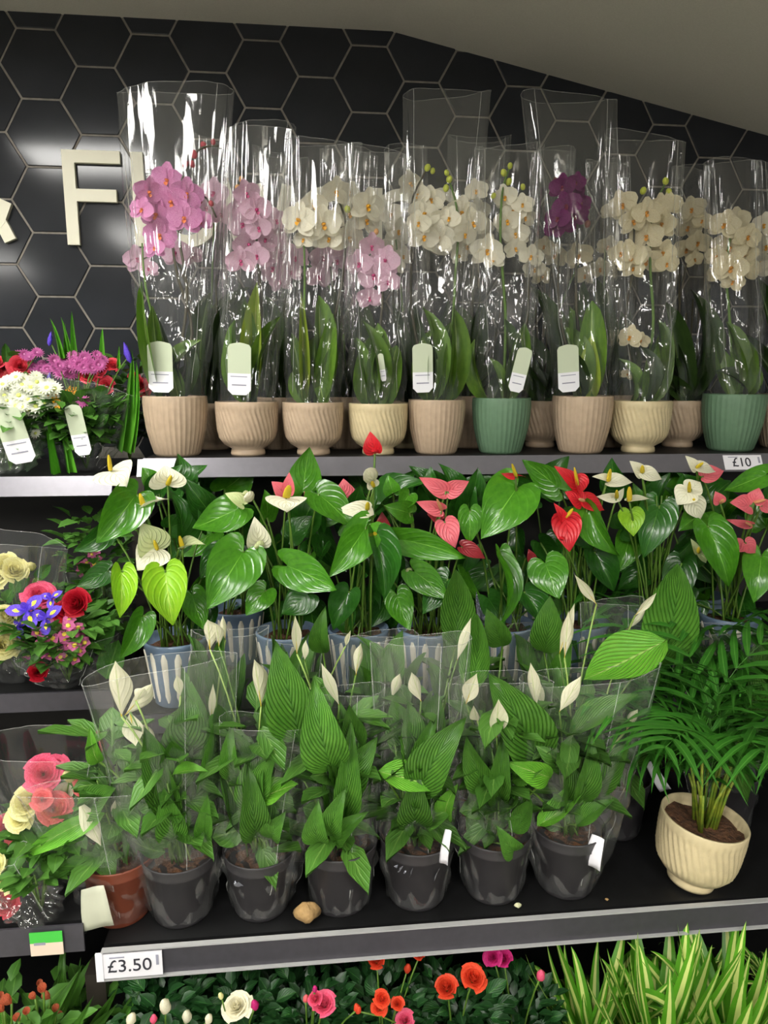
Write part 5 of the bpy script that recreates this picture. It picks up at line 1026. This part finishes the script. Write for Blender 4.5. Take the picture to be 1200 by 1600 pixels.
# ------------------------------------------------------------------ miniature roses on the lowest shelf
m_rl = leafmat('rose_leaf', rgb(20, 56, 24), rgb(42, 94, 38), rgb(70, 120, 50), rough=.4, nveins=5, veinamt=.12, rib=.03, vary=.35)
RL = [blade_mesh('leaf', m_rl, oval, fold=.3, arch=a, ny=5, nx=4, wave=.03, seed=i) for i, a in enumerate((.1, .18))]
m_rl_s = leafmat('rose_leaf_filler', rgb(14, 40, 18), rgb(34, 78, 32), rgb(60, 110, 50), rough=.4, nveins=0, veinamt=0, rib=.03, vary=.1)
def minirose(label, cx, Y, fl, seed, R_=.075):
    rd = random.Random(seed); ph = P(cx, 1560, Y); base = Vector((ph.x, Y, ZB)); t = thing('potted_rose', label, 'plant', base, 'miniature roses on the lowest shelf')
    put('pot', gpot['grey'], t, Matrix.Translation(base)); put('soil', soil3, t, Matrix.Translation(base + Vector((0, 0, .094))))
    top = ph.z; so = base + Vector((0, 0, .095))
    for (k, c, x, y, r) in fl:
        p = P(x, y, Y + (.035 if y < 1518 else rd.uniform(-.085, -.05))); r *= 1.1; n_ = (CAM - p).normalized() + Vector((rd.uniform(-.4, .4), .2, rd.uniform(0, .8)))
        bloom(t, k, c, p, msize(r, p), n_ if k == 'rose' else Vector((rd.uniform(-.3, .3), -.2, 1)), rd, so)
    for i in range(44):
        a = rd.uniform(0, 6.28); hz = rd.uniform(.35, .98); rr = R_ * math.sqrt(rd.random()); b = Vector((base.x + rr * math.cos(a), base.y + rr * math.sin(a), so.z + (top - so.z) * hz)); ln = rd.uniform(.025, .042)
        e_ = b + Vector((math.cos(a) * ln, math.sin(a) * ln * .8, rd.uniform(-.3, .6) * ln)); put('leaf', RL[i % 2], t, framex(b, e_, Vector((0, -.5, 1)), ln * .62, rd.uniform(-.5, .5)))
    filler(t, so, R_ * 1.15, (top - so.z) * 1.0, 560, seed, (.018, .034), m_rl_s)
    return t
minirose('potted rose with cream buds below the 3.50 label', 250, 1.09, [('bud', 'white', 258, 1572, 13), ('bud', 'white', 292, 1588, 11), ('bud', 'white', 326, 1592, 9), ('bud', 'pink', 240, 1592, 8), ('bud', 'white', 205, 1592, 11)], 61)
minirose('potted rose with one open white bloom and a pink bud', 365, 1.09, [('rose', 'white', 370, 1572, 20), ('bud', 'hot', 398, 1570, 9), ('bud', 'cream', 345, 1556, 6)], 62)
minirose('potted rose with ruffled pink blooms', 480, 1.09, [('rose', 'pink', 506, 1568, 18), ('rose', 'pink', 492, 1560, 12), ('bud', 'hot', 492, 1545, 6), ('bud', 'orange', 558, 1575, 8), ('bud', 'blush', 478, 1560, 7)], 63)
minirose('potted rose with small vermilion blooms just under the rail', 600, 1.09, [('rose', 'orange', 588, 1500, 15), ('rose', 'orange', 597, 1560, 13), ('rose', 'orange', 592, 1575, 11), ('rose', 'orange', 622, 1568, 10), ('rose', 'pink', 632, 1594, 14), ('bud', 'orange', 637, 1513, 8), ('rose', 'orange', 655, 1492, 9)], 64)
minirose('potted rose with two large orange blooms', 712, 1.09, [('rose', 'orange', 697, 1542, 19), ('rose', 'orange', 740, 1528, 20), ('bud', 'orange', 560, 1578, 7)], 65)
minirose('potted rose with paired magenta blooms and one pink bud', 810, 1.09, [('rose', 'hot', 769, 1495, 13), ('rose', 'hot', 786, 1497, 14), ('bud', 'pink', 845, 1524, 10)], 66)
for i, cx in enumerate((300, 430, 550, 670, 790)):
    minirose(['leafy rose pot in the rear row behind the cream buds', 'leafy rose pot in the rear row behind the open white bloom', 'leafy rose pot in the rear row behind the ruffled pink blooms', 'leafy rose pot in the rear row behind the vermilion blooms', 'leafy rose pot in the rear row behind the magenta pair'][i], cx, 1.22, [], 70 + i, .08)
# ------------------------------------------------------------------ spider plants
m_sp = leafmat('spider_leaf', rgb(70, 140, 26), rgb(104, 170, 44), rgb(225, 235, 150), rough=.35, nveins=0, veinamt=0, rib=.02, vary=.2, edge=(.17, rgb(222, 232, 140)), bump=.3)
def strap_mesh(drop, seed, tw):
    def fn(a, b):
        s_ = (a - .5) * 2; w = grassp(b) * .13; y = math.sin(min(1.0, b) * 1.25) * (.45 + .6 * drop) ; z = b * (1.15 - drop * b * 1.35)
        return (w * s_ + tw * b * b, y, z + abs(s_) * w * .5)
    return MB().grid(fn, 4, 14).mesh('leaf', m_sp)
ST = [strap_mesh(d, i, tw) for i, (d, tw) in enumerate(((.1, .05), (.3, -.08), (.5, .1), (.7, -.1), (.9, .06), (.2, -.03)))]
def spider(label, cx, Y, seed, n=62, h=1520, lean=0):
    rd = random.Random(seed); ph = P(cx, h, Y); base = Vector((ph.x, Y, ZB)); t = thing('potted_spider_plant', label, 'plant', base, 'striped grassy plants')
    put('pot', gpot['grey'], t, Matrix.Translation(base)); put('soil', soil3, t, Matrix.Translation(base + Vector((0, 0, .094))))
    so = base + Vector((0, 0, .095)); H_ = ph.z - so.z
    for i in range(n):
        a = i * 2.4 + rd.uniform(-.3, .3); L = H_ * rd.uniform(.8, 1.4); M1 = Matrix.Translation(so + Vector((rd.uniform(-.012, .012), rd.uniform(-.012, .012), 0))) @ Matrix.Rotation(a, 4, 'Z') @ Matrix.Rotation(rd.uniform(-.1, .3), 4, 'X') @ Matrix.Diagonal((L * 1.0, L, L, 1))
        put('leaf', ST[rd.randrange(6)], t, M1)
    return t
spider('spider plant next to the roses, partly in shade', 930, 1.10, 81)
spider('spider plant below the cream potted palm', 1040, 1.04, 82, 80, 1540)
spider('spider plant at the picture corner under the shelf rail', 1155, 1.04, 83, 80, 1530)
spider('rear spider plant behind the one below the palm', 1090, 1.20, 84, 60, 1500)
spider('rear spider plant at the picture edge', 1215, 1.20, 85, 60, 1500)
